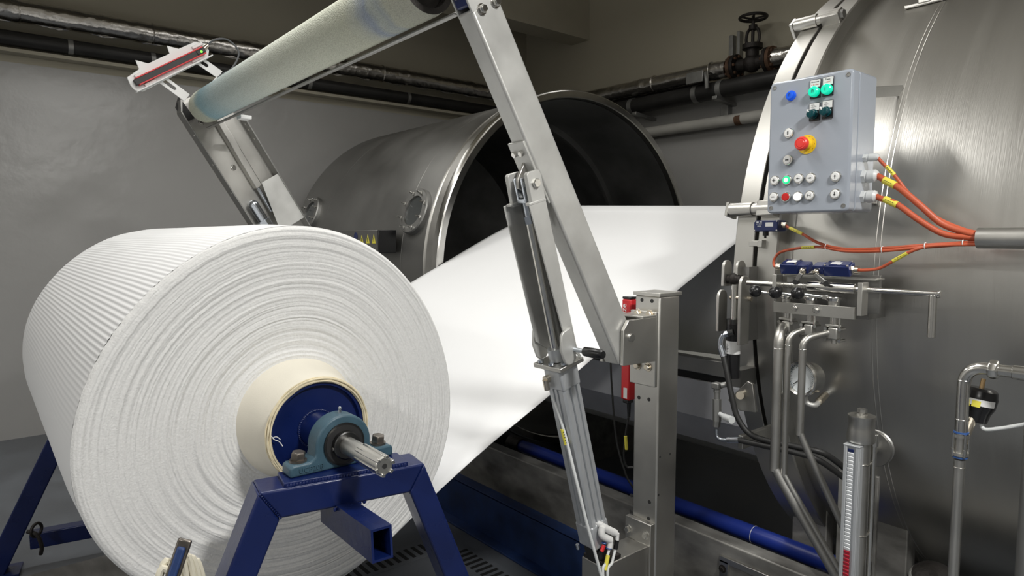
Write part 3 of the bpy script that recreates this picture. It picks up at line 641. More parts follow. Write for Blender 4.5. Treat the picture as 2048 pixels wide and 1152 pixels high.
# ------------------------------------------------------------------ swing arms with the guide roller
PD = Vector((0, 0.507, -0.862)); PP = Vector((0, 0.862, 0.507))
A0 = Vector((0, 0.931, 2.141)) + PP * 0.0476
na = T('swing_arm', 'stainless box-section swing arm beside the pneumatic cylinder, pivoting on the steel column', 'arm', (-1.33, 1.50, 1.25))
def ap(t, p, x): return A0 + PD * t + PP * p + Vector((x, 0, 0))
MB().bar(ap(0.012, 0, -1.33), ap(1.075, 0, -1.33), 0.060, 0.0952).build('tube', 'steel_m', na, bevel=0.007, seg=3)
MB().prism([ap(-0.28, -0.0476, -1.306), ap(-0.28, 0.0476, -1.306), ap(0.02, 0.0476, -1.306), ap(0.02, -0.0476, -1.306)], (0.006, 0, 0)).build('cheek', 'steel_m', na, bevel=0.002)
MB().prism([ap(-0.28, 0.042, -1.355), ap(-0.28, 0.0476, -1.355), ap(0.02, 0.0476, -1.355), ap(0.02, 0.042, -1.355)], (0.05, 0, 0)).build('cheek', 'steel_m', na, bevel=0.002)
MB().prism([ap(-0.28, -0.044, -1.362), ap(-0.28, 0.0476, -1.362), ap(0.02, 0.0476, -1.362), ap(0.02, -0.044, -1.362)], (0.006, 0, 0)).build('cheek', 'steel_m', na, bevel=0.002)
MB().bar(ap(-0.20, -0.008, -1.331), ap(0.004, -0.008, -1.331), 0.048, 0.074).build('bearing_block', 'navy', na, bevel=0.006)
for c in ((-1.3000, 0.9676, 2.1377), (-1.3000, 1.0083, 2.1627)):
    MB().bolt(c, (1, 0, 0), 0.0105, 0.012).build('bolt', 'steel_p', na, bevel=0.0008)
MB().bolt(ap(-0.035, -0.046, -1.335), -PP, 0.011, 0.010).build('bolt', 'steel_p', na)
# bracket plate and gusset that take the cylinder clevis
pb = lambda t, p, x: ap(t, -0.0476 + p, x)
MB().prism([pb(0.345, 0, -1.366), pb(0.345, 0, -1.303), pb(0.525, 0, -1.303), pb(0.525, 0, -1.366)], PP * -0.008).build('bracket_plate', 'steel_m', na, bevel=0.002)
for x in (-1.352, -1.325): MB().hexn(pb(0.375, -0.008, x), -PP, 0.0085, 0.008).build('bolt', 'steel_p', na)
CP = Vector((-1.335, 1.126, 1.735))
MB().prism([pb(0.40, -0.006, -1.340), pb(0.60, -0.006, -1.340), CP + Vector((-0.005, 0.012, -0.022)), CP + Vector((-0.005, -0.018, -0.012)), CP + Vector((-0.005, -0.020, 0.014))], (0.010, 0, 0)).build('clevis_lug', 'steel', na, bevel=0.002)

# far arm: open channel with a stiffening strut, seen from inside
fa = T('swing_arm', 'far swing arm, an open stainless channel behind the cloth roll carrying the rear roller end', 'arm', (-3.55, 1.5, 1.2))
o0, o1 = V((-3.5000, 0.7976, 2.2105)), V((-3.5000, 1.1655, 1.6648)); r0, r1 = V((-3.5000, 1.0994, 2.2169)), V((-3.5000, 1.3951, 1.6675))
fd = ((o1 - o0).normalized() + (r1 - r0).normalized()).normalized(); fp = Vector((0, -fd.z, fd.y))
oW = (r0 - o0).dot(fp); LB = 1.15
def fq(t, p, x): return o0 + fd * t + fp * p + Vector((x + 3.50, 0, 0))
tp = (r0 - o0).dot(fd)
# web plate of the channel, chamfered at the head
MB().prism([fq(0.02, 0.0, -3.585), fq(-0.03, 0.03, -3.585), fq(-0.02, oW * .6, -3.585), fq(tp, oW, -3.585), fq(LB, oW, -3.585), fq(LB, 0, -3.585)], (0.008, 0, 0)).build('channel_web', 'steel', fa, bevel=0.001)
MB().prism([fq(0.02, 0.0, -3.58), fq(LB, 0.0, -3.58), fq(LB, 0.006, -3.58), fq(0.02, 0.006, -3.58)], (0.080, 0, 0)).build('channel_flange', 'steel_d', fa, bevel=0.001)
MB().prism([fq(-0.03, 0.03, -3.58), fq(0.02, 0.0, -3.58), fq(0.022, 0.006, -3.58), fq(-0.024, 0.036, -3.58)], (0.080, 0, 0)).build('channel_flange', 'steel_d', fa)
MB().prism([fq(tp - 0.02, oW - 0.006, -3.58), fq(LB, oW - 0.006, -3.58), fq(LB, oW, -3.58), fq(tp - 0.02, oW, -3.58)], (0.080, 0, 0)).build('channel_flange', 'steel_d', fa, bevel=0.001)
MB().prism([fq(-0.01, 0.008, -3.575), fq(0.07, 0.008, -3.575), fq(0.07, 0.06, -3.575), fq(-0.05, 0.05, -3.575)], (0.01, 0, 0)).build('head_pad', 'blackm', fa)
for t_ in (0.14, 0.30, 0.46): MB().cyl(fq(t_, -0.001, -3.53), fq(t_, 0.007, -3.53), 0.006, n=10).build('flange_hole', 'steel_p', fa)
for t_ in (0.05, 0.08, 0.13): MB().cyl(fq(tp + t_, oW + .001, -3.53), fq(tp + t_, oW - 0.009, -3.53), 0.006, n=10).build('flange_hole', 'steel_p', fa)
# centre strut (a folded channel) and hex bolts on the web
MB().prism([fq(0.07, oW * 0.50, -3.575), fq(0.50, oW * 0.47, -3.575), fq(0.50, oW * 0.47 + 0.035, -3.575), fq(0.07, oW * 0.50 + 0.035, -3.575)], (0.055, 0, 0)).build('strut', 'steel', fa, bevel=0.004)
MB().prism([fq(0.50, oW * 0.47 + .006, -3.55), fq(0.64, oW * 0.45 + .006, -3.55), fq(0.64, oW * 0.45 + 0.02, -3.55), fq(0.50, oW * 0.47 + 0.02, -3.55)], (0.02, 0, 0)).build('strut_rod', 'zinc', fa, bevel=0.004)
for t_, p_ in ((0.10, 0.30), (0.06, 0.72), (0.03, 0.78), (0.36, 0.36)):
    MB().bolt(fq(t_, oW * p_, -3.577), (1, 0, 0), 0.011, 0.010).build('bolt', 'steel_p', fa)
# light cover plate low on the arm, and the tilted clevis of the rear cylinder
MB().prism([fq(0.485, oW * 0.60, -3.51), fq(0.485, oW * 0.985, -3.51), fq(0.75, oW * 0.985, -3.51), fq(0.75, oW * 0.40, -3.51)], (0.004, 0, 0)).build('cover_plate', 'steel_m', fa, bevel=0.001)
rc = T('pneumatic_cylinder', 'rear pneumatic cylinder head poking up behind the cloth roll inside the far arm', 'cylinder', (-3.55, 1.2, 0.6))
q0 = fq(0.60, oW * 0.25, -3.53)
MB().tube([q0 - fd * 0.035, q0 + fd * 0.02, q0 + fd * 0.06], 0.026, 16).ball(q0 - fd * 0.035, 0.026, 16, 10).build('clevis', 'zinc', rc)
MB().cyl(q0 + fd * 0.055, q0 + fd * 0.10, 0.034, n=6).cyl(q0 + fd * 0.06, q0 + fd * 0.45, 0.014, n=14).build('rod', 'zinc', rc)
MB().bar(q0 + fd * 0.45, q0 + fd * 0.95 + Vector((0, 0.0, 0)), 0.09, 0.09).build('body', 'alu', rc, bevel=0.008)
# pivot brackets of the far arm on its own column
fc = T('column', 'far steel column carrying the rear swing arm, hidden behind the cloth roll', 'column', (-3.55, 1.68, 0))
MB().box((-3.61, 1.633, 0.0), (-3.51, 1.733, 1.425)).build('post', 'steel', fc, bevel=0.004)
MB().prism([(-3.50, 1.40, 1.26), (-3.50, 1.44, 1.36), (-3.50, 1.64, 1.36), (-3.50, 1.64, 1.18), (-3.50, 1.44, 1.18)], (0.012, 0, 0)).build('pivot_plate', 'steel', fc, bevel=0.002)
MB().cyl((-3.60, 1.50, 1.30), (-3.48, 1.50, 1.30), 0.018, n=16).build('pivot_pin', 'steel_p', fc)

GY, GZ, GR = 0.905, 2.222, 0.0765
gr = T('guide_roller', 'long guide roller with grainy cream and pale blue cover between the two swing arms', 'roller', (-2.44, GY, GZ - GR))
def rollcover():
    mb = MB(); n = 40; m = 60; vs = []
    for i in range(m + 1):
        x = -3.455 + (2.02) * i / m
        for k in range(n):
            an = 2 * PI * k / n; r = GR + (0.0 if 0 < i < m else -0.003)
            vs.append((x, GY + r * math.cos(an), GZ + r * math.sin(an)))
    return mb.add(vs, [(i * n + k, i * n + (k + 1) % n, (i + 1) * n + (k + 1) % n, (i + 1) * n + k) for i in range(m) for k in range(n)])
rollcover().build('cover', 'roller', gr)
MB().lathe([(0, GR - 0.003), (0.0, 0.058), (-0.03, 0.056), (-0.03, 0.02)], (-1.435, GY, GZ), (1, 0, 0), 40, c0=False).build('end_cap', 'iron', gr)
MB().lathe([(0, GR - 0.003), (0.0, 0.058), (-0.02, 0.056), (-0.02, 0.02)], (-3.455, GY, GZ), (-1, 0, 0), 40, c0=False).build('end_cap', 'iron', gr)
MB().cyl((-3.575, GY, GZ), (-1.34, GY, GZ), 0.019, n=20).build('shaft', 'steel_p', gr)
# slim bar under the roller between the arms
cb = T('cross_bar', 'slim grey aluminium bar running right under the guide roller', 'bar', (-2.4, 0.98, 2.13))
e0 = V((-3.4000, 1.0272, 2.1850)); e1 = V((-1.4000, 0.9227, 2.1409))
MB().box((-3.56, GY + 0.030, GZ - 0.086), (-1.365, GY + 0.046, GZ - 0.079)).build('bar', 'steel_d', cb, bevel=0.003)
se = V((-3.2000, 1.0244, 2.2028))
MB().box((-3.22, GY + 0.075, GZ - 0.085), (-3.16, GY + 0.125, GZ - 0.068)).build('sensor_tab', 'white', cb, bevel=0.003)

# ------------------------------------------------------------------ red light bar on its slotted holder at the far roller end
lb = T('light_bar', 'white bracket with a red-edged black light bar at the far end of the guide roller', 'sensor', (-3.6, 0.62, 2.2))
PX = -3.47
B0, B1 = V((-3.4700, 0.6229, 2.3041)), V((-3.4700, 0.9231, 2.5013))
bu = (B1 - B0).normalized(); bv = Vector((0, -bu.z, bu.y)); BL = (B1 - B0).length
def bp_(u, v, x=0.0): return B0 + bu * u + bv * v + Vector((x, 0, 0))
MB().prism([bp_(-0.030, 0.0, -0.03), bp_(-0.022, 0.035, -0.03), bp_(0.045, 0.045, -0.03), bp_(0.055, 0.085, -0.03), bp_(0.095, 0.050, -0.03), bp_(0.205, 0.050, -0.03), bp_(0.215, 0.085, -0.03), bp_(0.255, 0.052, -0.03),
            bp_(BL - 0.02, 0.050, -0.03), bp_(BL + 0.02, 0.025, -0.03), bp_(BL + 0.018, -0.010, -0.03), bp_(BL - 0.01, -0.040, -0.03), bp_(0.0, -0.045, -0.03), bp_(-0.028, -0.025, -0.03)], (0.006, 0, 0)).build('back_plate', 'white', lb, bevel=0.002)
MB().bar(bp_(-0.030, -0.036, -0.012), bp_(BL + 0.012, -0.036, -0.012), 0.035, 0.006).build('lower_lip', 'white', lb, bevel=0.002)
MB().bar(bp_(-0.010, 0, -0.012), bp_(BL - 0.008, 0, -0.012), 0.026, 0.026).build('sensor_body', 'blackm', lb, bevel=0.001)
for v_ in (-0.0150, 0.0150):
    MB().bar(bp_(0.0, v_, -0.010), bp_(BL - 0.010, v_, -0.010), 0.030, 0.0055).build('red_edge', 'red', lb, bevel=0.001)
MB().bar(bp_(BL - 0.050, 0, -0.008), bp_(BL - 0.006, 0, -0.008), 0.026, 0.018).build('sensor_head', 'blackm', lb, bevel=0.002)
MB().cyl(bp_(BL - 0.028, -0.002, 0.004), bp_(BL - 0.028, -0.002, 0.0065), 0.0055, n=16).build('status_led', 'led', lb)
MB().cyl(bp_(BL - 0.004, 0.006, -0.012), bp_(BL + 0.022, 0.012, -0.012), 0.010, n=12).build('plug', 'nickel', lb)
for u_, v_ in ((0.035, 0.024), (0.33 * BL / 0.35, 0.030), (0.05, -0.026), (BL - 0.06, -0.022)):
    MB().bar(bp_(u_ - 0.028, v_, -0.02), bp_(u_ + 0.028, v_, -0.02), 0.012, 0.014).build('clip', 'white', lb, bevel=0.003)
for (a, b) in (((-3.5050, 0.8381, 2.2635), (-3.5050, 0.7238, 2.3410)), ((-3.5050, 0.9935, 2.3954), (-3.5050, 0.8633, 2.4701))):
    a, b = V(a), V(b); d_ = (b - a).normalized(); n_ = Vector((0, -d_.z, d_.y)); L_ = (b - a).length
    # slotted arm: two rails with closed ends
    MB().prism([a + n_ * 0.022, a - n_ * 0.022, b - n_ * 0.022, b - n_ * 0.008, a + d_ * L_ * 0.45 - n_ * 0.008, a + d_ * L_ * 0.41, a + d_ * L_ * 0.45 + n_ * 0.008, b + n_ * 0.008, b + n_ * 0.022], (0.004, 0, 0)).build('slotted_arm', 'white', lb, bevel=0.001)
MB().bar((-3.5000, 0.9555, 2.3454), (-3.5000, 0.9847, 2.3834), 0.02, 0.016).build('mount_block', 'white', lb, bevel=0.004)
cd_ = MB().tube([bp_(BL + 0.020, 0.012, -0.012), bp_(BL + 0.06, 0.020, 0.0), bp_(BL + 0.115, -0.005, 0.01), bp_(BL + 0.130, -0.075, 0.01), bp_(BL + 0.06, -0.125, 0.0), bp_(BL - 0.02, -0.135, -0.02), bp_(BL - 0.06, -0.19, -0.04)], 0.0045, 8, res=8).build('lead', 'tubeg', lb)

# ------------------------------------------------------------------ steel column with pivot bracket
co = T('column', 'upright stainless steel column with bolt holes carrying the near swing arm bracket', 'column', (-1.3285, 1.683, 0))
MB().box((-1.377, 1.633, 0.0), (-1.280, 1.733, 1.413)).build('post', 'steel', co, bevel=0.005)
MB().box((-1.382, 1.628, 1.413), (-1.275, 1.738, 1.424)).build('cap_plate', 'steel', co, bevel=0.001)
# shallow raised centre strip on the face with the holes

for c in ((-1.3499, 1.6330, 1.3982), (-1.3102, 1.6330, 1.3980), (-1.3550, 1.6330, 1.1358), (-1.3146, 1.6330, 1.1363), (-1.3560, 1.6330, 1.0835), (-1.3156, 1.6330, 1.0849), (-1.3811, 1.6330, 0.7523), (-1.3068, 1.6330, 0.7542), (-1.3822, 1.6330, 0.6979), (-1.3096, 1.6330, 0.6989)):
    MB().cyl((c[0], 1.6335, c[2]), (c[0], 1.6322, c[2]), 0.0062, n=14).build('bolt_hole', 'ink', co)
for c in ((-1.2800, 1.6477, 0.9051), (-1.2800, 1.6983, 0.9040), (-1.2800, 1.6436, 0.7828)):
    MB().cyl((-1.2805, c[1], c[2]), (-1.2795, c[1], c[2]), 0.004, n=12).build('bolt_hole', 'ink', co)
bk = T('pivot_bracket', 'steel pivot bracket with chamfered cheeks bolted to the column face', 'bracket', (-1.33, 1.55, 1.2))
MB().box((-1.386, 1.621, 1.130), (-1.284, 1.633, 1.366)).build('base_plate', 'steel', bk, bevel=0.002)
ck = [(1.4715, 1.262), (1.4715, 1.322), (1.493, 1.351), (1.622, 1.351), (1.622, 1.213), (1.4715, 1.217)]
for x in (-1.295, -1.377): MB().prism([(x, a, b) for a, b in ck], (0.012, 0, 0)).build('cheek', 'steel', bk, bevel=0.0015)
MB().box((-1.386, 1.560, 1.351), (-1.284, 1.622, 1.357)).build('stiffener', 'steel', bk, bevel=0.001)
MB().cyl((-1.385, 1.502, 1.299), (-1.279, 1.502, 1.299), 0.0125, n=24).lathe([(0, 0.0125), (0.004, 0.0115), (0.0045, 0.006), (0.003, 0.0)], (-1.279, 1.502, 1.299), (1, 0, 0), 24).build('pivot_pin', 'steel_p', bk)
for c in ((-1.3533, 1.6200, 1.1895), (-1.3111, 1.6200, 1.1912), (-1.3545, 1.6200, 1.3573), (-1.3067, 1.6200, 1.3585)):
    MB().bolt((c[0], 1.6205, c[2]), (0, -1, 0), 0.0105, 0.010).build('bolt', 'nickel', bk, bevel=0.0006)

# base block with bolted flange plate, carries the cylinder foot
bl = T('base_block', 'square stainless steel block bolted to the foot of the column under the cylinder', 'block', (-1.335, 1.5, 0.3))
MB().box((-1.379, 1.402, 0.30), (-1.292, 1.612, 0.620)).build('block', 'steel', bl, bevel=0.003)
MB().box((-1.388, 1.612, 0.30), (-1.284, 1.632, 0.690)).build('flange_plate', 'steel', bl, bevel=0.002)
for c in ((-1.3742, 1.6100, 0.6480), (-1.3020, 1.6100, 0.6523)): MB().bolt((c[0], 1.6125, c[2]), (0, -1, 0), 0.010, 0.010).build('bolt', 'steel_p', bl)
MB().box((-1.36, 1.45, 0.0), (-1.31, 1.63, 0.30)).build('riser', 'steel', bl, bevel=0.002)

# ------------------------------------------------------------------ pneumatic cylinder with locking guard
cy = T('pneumatic_cylinder', 'grey pneumatic cylinder with rod and locking guard lifting the near swing arm', 'cylinder', (-1.335, 1.44, 0.62))
CB = Vector((-1.335, 1.419, 0.649)); cd = (CB - CP).normalized(); cp = Vector((0, -cd.z, cd.y))
def cq(t, p, x): return CP + cd * t + cp * p + Vector((x, 0, 0))
LC = (CB - CP).length
# profile body: square with grooves
g_ = 0.006
half = [(-0.040, -0.044), (0.040, -0.044)]
SC_ = 0.034 / 0.044
prof = [(-0.044, -0.036), (-0.036, -0.044), (-0.016, -0.044), (-0.016, -0.038), (-0.006, -0.038), (-0.006, -0.044), (0.006, -0.044), (0.006, -0.038), (0.016, -0.038), (0.016, -0.044), (0.036, -0.044), (0.044, -0.036),
        (0.044, -0.020), (0.036, -0.020), (0.036, -0.008), (0.044, -0.008), (0.044, 0.010), (0.036, 0.010), (0.036, 0.022), (0.044, 0.022), (0.044, 0.036), (0.036, 0.044), (-0.036, 0.044), (-0.044, 0.036)]
MB().prism([cq(0.575, p * SC_ + 0.004, x * SC_) for x, p in prof], cd * (LC - 0.575 - 0.10)).build('barrel', 'alu', cy, angle=30)
MB().bar(cq(0.512, 0.004, 0), cq(0.580, 0.004, 0), 0.070, 0.070).build('head_cap', 'alu', cy, bevel=0.006)
MB().bar(cq(LC - 0.108, 0.004, 0), cq(LC - 0.030, 0.004, 0), 0.070, 0.070).build('end_cap', 'alu', cy, bevel=0.006)
for p_ in (-0.037,): MB().cyl(cq(LC - 0.03, p_, -0.037), cq(LC - 0.015, p_, -0.037), 0.006, n=10).build('tie_bolt', 'zinc', cy)
MB().bar(cq(0.500, 0.002, -0.002), cq(0.513, 0.002, -0.002), 0.112, 0.092).build('tie_plate', 'steel', cy, bevel=0.002)
for x, p_ in ((-0.035, -0.033), (0.012, -0.036), (0.045, -0.020)): MB().cyl(cq(0.497, p_, x), cq(0.491, p_, x), 0.0085, n=14).build('cap_screw', 'zinc', cy)
MB().cyl(cq(0.498, 0, 0), cq(0.462, 0, 0), 0.0235, n=24).build('rod_collar', 'alu', cy)
MB().cyl(cq(0.10, 0, 0), cq(0.49, 0, 0), 0.0135, n=20).build('rod', 'steel_p', cy)
MB().cyl(cq(0.085, 0, 0), cq(0.105, 0, 0), 0.0165, n=6).cyl(cq(0.04, 0, 0), cq(0.09, 0, 0), 0.011, n=16).build('rod_nut', 'zinc', cy)
mb = MB()
for x in (-0.014, 0.014): mb.bar(cq(-0.018, -0.002, x), cq(0.046, -0.002, x), 0.008, 0.026)
mb.bar(cq(0.036, -0.002, 0), cq(0.048, -0.002, 0), 0.034, 0.026).build('fork', 'zinc', cy, bevel=0.002)
# guard: U channel round the rod, with ears at the pin and lock plates below
def gd(p): return p
for x, nm in ((-0.050, 'guard_flange'), (0.046, 'guard_flange')):
    MB().prism([cq(0.048, -0.034 if x > 0 else -0.040, x), cq(0.048, 0.024, x), cq(0.470, 0.034, x), cq(0.515, 0.050, x), cq(0.440, -0.002 if x > 0 else -0.026, x)], (0.005, 0, 0)).build(nm, 'steel_m', cy, bevel=0.001)
MB().prism([cq(0.048, 0.018, -0.050), cq(0.048, 0.024, -0.050), cq(0.47, 0.030, -0.050), cq(0.47, 0.024, -0.050)], (0.10, 0, 0)).build('guard_back', 'steel_d', cy)
for x in (-0.041, 0.036):
    MB().prism([cq(-0.026, -0.022, x), cq(-0.032, -0.016, x), cq(-0.032, 0.020, x), cq(-0.020, 0.026, x), cq(0.055, 0.026, x), cq(0.055, -0.024, x)], (0.014, 0, 0)).build('guard_ear', 'steel_m', cy, bevel=0.002)
    MB().prism([cq(0.044, -0.034, x - 0.0015), cq(0.044, 0.026, x - 0.0015), cq(0.052, 0.026, x - 0.0015), cq(0.052, -0.034, x - 0.0015)], (0.017, 0, 0)).build('guard_end', 'steel_m', cy, bevel=0.002)
MB().cyl(cq(0, 0, -0.052), cq(0, 0, 0.052), 0.010, n=20).hexn(cq(0, 0, 0.050), (1, 0, 0), 0.0125, 0.010).build('clevis_pin', 'steel_p', cy)
for x in (-0.062, 0.052):
    MB().prism([cq(0.412, -0.022, x), cq(0.404, -0.014, x), cq(0.400, 0.016, x), cq(0.44, 0.022, x), cq(0.490, 0.016, x), cq(0.499, 0.004, x), cq(0.499, -0.016, x), cq(0.488, -0.026, x), cq(0.450, -0.032, x)], (0.009, 0, 0)).build('lock_plate', 'steel_m', cy, bevel=0.002)
h0 = V((-1.2740, 1.2605, 1.2909)); 
MB().cyl(h0, h0 + Vector((0.045, 0, 0)), 0.0062, n=16).build('handle_rod', 'zinc', cy)
MB().lathe([(0, 0.0095), (0.004, 0.0125), (0.03, 0.0135), (0.062, 0.0130), (0.070, 0.010), (0.072, 0.0)], h0 + Vector((0.036, 0, 0)), (1, 0, 0), 24).build('handle_grip', 'black', cy)
# foot eye on the block
MB().bar(cq(LC - 0.032, 0, 0), cq(LC + 0.02, 0, 0), 0.045, 0.05).cyl(CB + Vector((-0.03, 0, 0)), CB + Vector((0.03, 0, 0)), 0.020, n=20).build('foot_eye', 'blackm', cy, bevel=0.003)
MB().box((-1.375, 1.405, 0.6205), (-1.297, 1.49, 0.632)).build('foot_plate', 'iron', cy, bevel=0.002)
# hoses and fittings
f0 = cq(0.545, -0.031, -0.020)
MB().cyl(f0, f0 - cp * 0.012, 0.011, n=12).cyl(f0 - cp * 0.012, f0 - cp * 0.012 + cd * 0.03, 0.0085, n=12).build('hose_elbow', 'nickel', cy)
h1 = [V((-1.3600, 1.2553, 1.1593)), V((-1.3300, 1.2745, 1.0538)), V((-1.3000, 1.2919, 0.9244)), V((-1.2850, 1.3226, 0.7893)), V((-1.2750, 1.3681, 0.6372)), V((-1.2700, 1.3940, 0.5468)), Vector((-1.27, 1.46, 0.30)), Vector((-1.27, 1.42, 0.0))]
ho = T('air_hose', 'long white air hose with a yellow marker hanging along the pneumatic cylinder', 'hose', (-1.27, 1.42, 0.0))
MB().tube(h1, 0.0045, 10, res=10).build('hose', 'tube', ho)
q0, q1 = V((-1.3330, 1.2715, 1.0537)), V((-1.3250, 1.2800, 1.0090))
MB().tube([V((-1.3330, 1.2735, 1.0533)), V((-1.3230, 1.2800, 1.0095))], 0.0066, 10).build('yellow_marker', 'yellow', ho)
mb = MB()
for k in range(5): c = q0.lerp(q1, 0.15 + 0.17 * k) + Vector((0.0075, -0.0035, 0.0)); mb.obox(c, (0.0012, 0.0026, 0.003))
mb.build('marker_print', 'ink', ho, smooth=False)
va = T('check_valve', 'cream push-in check valve with two white hoses at the foot of the pneumatic cylinder', 'valve', (-1.285, 1.47, 0.7))
v0 = V((-1.2870, 1.3941, 0.7489)); v1 = V((-1.2820, 1.4456, 0.7159))
MB().cyl(v0, v1, 0.0105, n=16).cyl(v0 + Vector((0.0, 0.0, 0.002)), v0 + Vector((-.03, 0.0, 0.004)), 0.009, n=14).build('valve_body', 'white', va, bevel=0.001)
MB().tube([v0, V((-1.2860, 1.3912, 0.7243)), V((-1.2810, 1.4228, 0.7014))], 0.0105, 14, res=5).build('valve_elbow', 'white', va)
MB().cyl(V((-1.2810, 1.4228, 0.7014)), V((-1.2810, 1.4189, 0.6781)), 0.0085, n=14).build('nozzle', 'white', va)
MB().cyl(V((-1.2810, 1.4534, 0.7139)), V((-1.2810, 1.4516, 0.6928)), 0.006, n=12).build('push_nut', 'paper', va)
MB().cyl(V((-1.2810, 1.4516, 0.6928)), V((-1.2810, 1.4454, 0.6668)), 0.0068, n=12).build('black_sleeve', 'black', va)
MB().cyl(V((-1.2850, 1.3992, 0.6918)), V((-1.2850, 1.3888, 0.6752)), 0.006, n=12).build('red_plug', 'red', va)
MB().torus(V((-1.2850, 1.3991, 0.6979)), (0, .2, 1), 0.0055, 0.002, 16, 6).torus(V((-1.2810, 1.4167, 0.6788)), (0, .1, 1), 0.0075, 0.002, 16, 6).build('blue_collet', 'bluering', va)
MB().tube([V((-1.2810, 1.4189, 0.6781)), V((-1.2770, 1.4000, 0.6412)), V((-1.2720, 1.3846, 0.5950)), Vector((-1.262, 1.44, 0.3)), Vector((-1.26, 1.42, 0.0))], 0.0042, 8, res=6).build('hose', 'tube', va)
MB().tube([V((-1.2810, 1.4454, 0.6684)), V((-1.2760, 1.4251, 0.6335)), V((-1.2700, 1.4018, 0.5900)), Vector((-1.255, 1.46, 0.3)), Vector((-1.25, 1.44, 0.0))], 0.0042, 8, res=6).build('hose', 'tube', va)
MB().tube([V((-1.2790, 1.4105, 0.6600)), V((-1.2740, 1.3928, 0.6219))], 0.0062, 10).build('yellow_marker', 'yellow', va)

# red light-curtain stick behind the column
rb = T('light_curtain', 'red upright light curtain stick with black cap beside the steel column', 'sensor', (-1.44, 1.66, 0.95))
RX0 = (-1.4655, 1.6900, 1.3927); RX1 = (-1.4638, 1.6900, 1.0453)
rx = (RX0[0] + RX1[0]) / 2
MB().box((rx - 0.019, 1.69, RX1[2]), (rx + 0.019, 1.725, RX0[2] - 0.004)).build('housing', 'red', rb, bevel=0.005)
MB().box((rx - 0.018, 1.691, RX0[2] - 0.004), (rx + 0.018, 1.724, RX0[2] + 0.004)).build('cap', 'black', rb, bevel=0.002)
MB().box((rx - 0.012, 1.692, RX1[2] - 0.012), (rx + 0.012, 1.722, RX1[2])).build('end_piece', 'black', rb, bevel=0.002)
text('Leuze', 0.030, (rx - 0.008, 1.6895, RX0[2] - 0.055), (0, 0, 1), (-1, 0, 0), 'paper', rb, 'lettering', 0.0004)
MB().box((rx - 0.006, 1.689, RX1[2] + 0.006), (rx + 0.010, 1.6895, RX1[2] + 0.042)).build('sticker', 'paper', rb, smooth=False)
MB().cyl((rx + 0.004, 1.707, RX1[2] - 0.012), (rx + 0.004, 1.707, RX1[2] - 0.06), 0.0075, 0.005, n=12).build('plug', 'black', rb)
MB().tube([(rx + .004, 1.707, RX1[2] - .055), V((-1.4700, 1.7000, 0.9031)), V((-1.4705, 1.7050, 0.8140)), (rx + .05, 1.74, RX1[2] - 0.32), (rx + .06, 1.78, 0.0)], 0.0036, 8, res=6).build('lead', 'blackm', rb)
MB().tube([V((-1.4671, 1.6990, 0.9180)), V((-1.4644, 1.7020, 0.8708))], 0.0055, 8).build('yellow_marker', 'yellow', rb)
for z in (RX0[2] - 0.06, RX1[2] + 0.03): MB().box((rx + 0.004, 1.722, z - 0.02), (-1.378, 1.728, z + 0.02)).build('holder', 'steel', rb, bevel=0.001)
ld = MB().tube([V((-1.6312, 1.8000, 1.1411)), V((-1.6221, 1.8000, 1.0343)), V((-1.5972, 1.8000, 0.8522)), V((-1.5494, 1.8000, 0.7338)), V((-1.5231, 1.8200, 0.6715)), V((-1.5393, 1.9000, 0.5019)), Vector((-1.42, 1.95, 0.0))], 0.0035, 8, res=8).build('sensor_lead', 'blackm')
tag(ld, 'thin black cable hanging down behind the red light curtain stick', 'cable')

# ------------------------------------------------------------------ rails, pipes and trough low down
ra = T('rail_beam', 'worn grey steel rail beam running along the floor behind the column', 'beam', (-1.5, 2.29, 0))
MB().box((-5.6, 2.25, 0.13), (0.6, 2.33, 0.388)).build('web', 'rail', ra, bevel=0.006)
MB().box((-5.6, 2.17, 0.10), (0.6, 2.33, 0.14)).build('lower_flange', 'rail', ra, bevel=0.003)
MB().box((-5.6, 2.27, 0.0), (0.6, 2.33, 0.10)).build('foot', 'rail', ra)
k = (-1.4241, 2.2450, 0.3097)
MB().box((-1.44, 2.240, 0.31), (-1.10, 2.25, 0.335)).box((-1.44, 2.240, 0.10), (-1.40, 2.25, 0.32)).build('welded_strip', 'steel', ra, bevel=0.002)
MB().bolt((-1.425, 2.242, 0.285), (0, -1, 0), 0.012, 0.01).build('bolt', 'iron', ra)
bc = T('edge_beam', 'dark blue painted steel channel lying on the floor in front of the rail beam', 'beam', (-2.6, 2.08, 0))
MB().box((-5.0, 2.050, 0.0), (-1.42, 2.062, 0.230)).box((-5.0, 2.050, 0.222), (-1.42, 2.12, 0.232)).box((-5.0, 1.99, 0.0), (-1.42, 2.12, 0.010)).build('channel', 'blue_o', bc, bevel=0.002)
bp = T('water_pipe', 'bright blue plastic pipe lying along the rail beam', 'pipe', (-2, 2.46, 0.3))
MB().cyl((-2.95, 2.46, 0.362), (-1.0, 2.46, 0.362), 0.0355, n=28).build('pipe_run', 'pipeblue', bp)
MB().torus((-1.42, 2.46, 0.362), (1, 0, 0), 0.0355, 0.0012, 32, 6).torus((-2.35, 2.46, 0.362), (1, 0, 0), 0.0355, 0.0012, 32, 6).build('joint_line', 'paper', bp)
MB().cyl((-3.02, 2.46, 0.362), (-2.92, 2.46, 0.362), 0.046, n=24).build('pipe_sleeve', 'iron', bp)
for x in (-2.8, -2.0, -1.15): MB().box((x, 2.43, 0.0), (x + 0.05, 2.49, 0.33)).build('saddle', 'rail', bp)
tr = T('drip_trough', 'wide grey steel drip trough slung between the open drum and the pressure vessel', 'trough', (-2.4, 3.4, 0.4))
arc = []
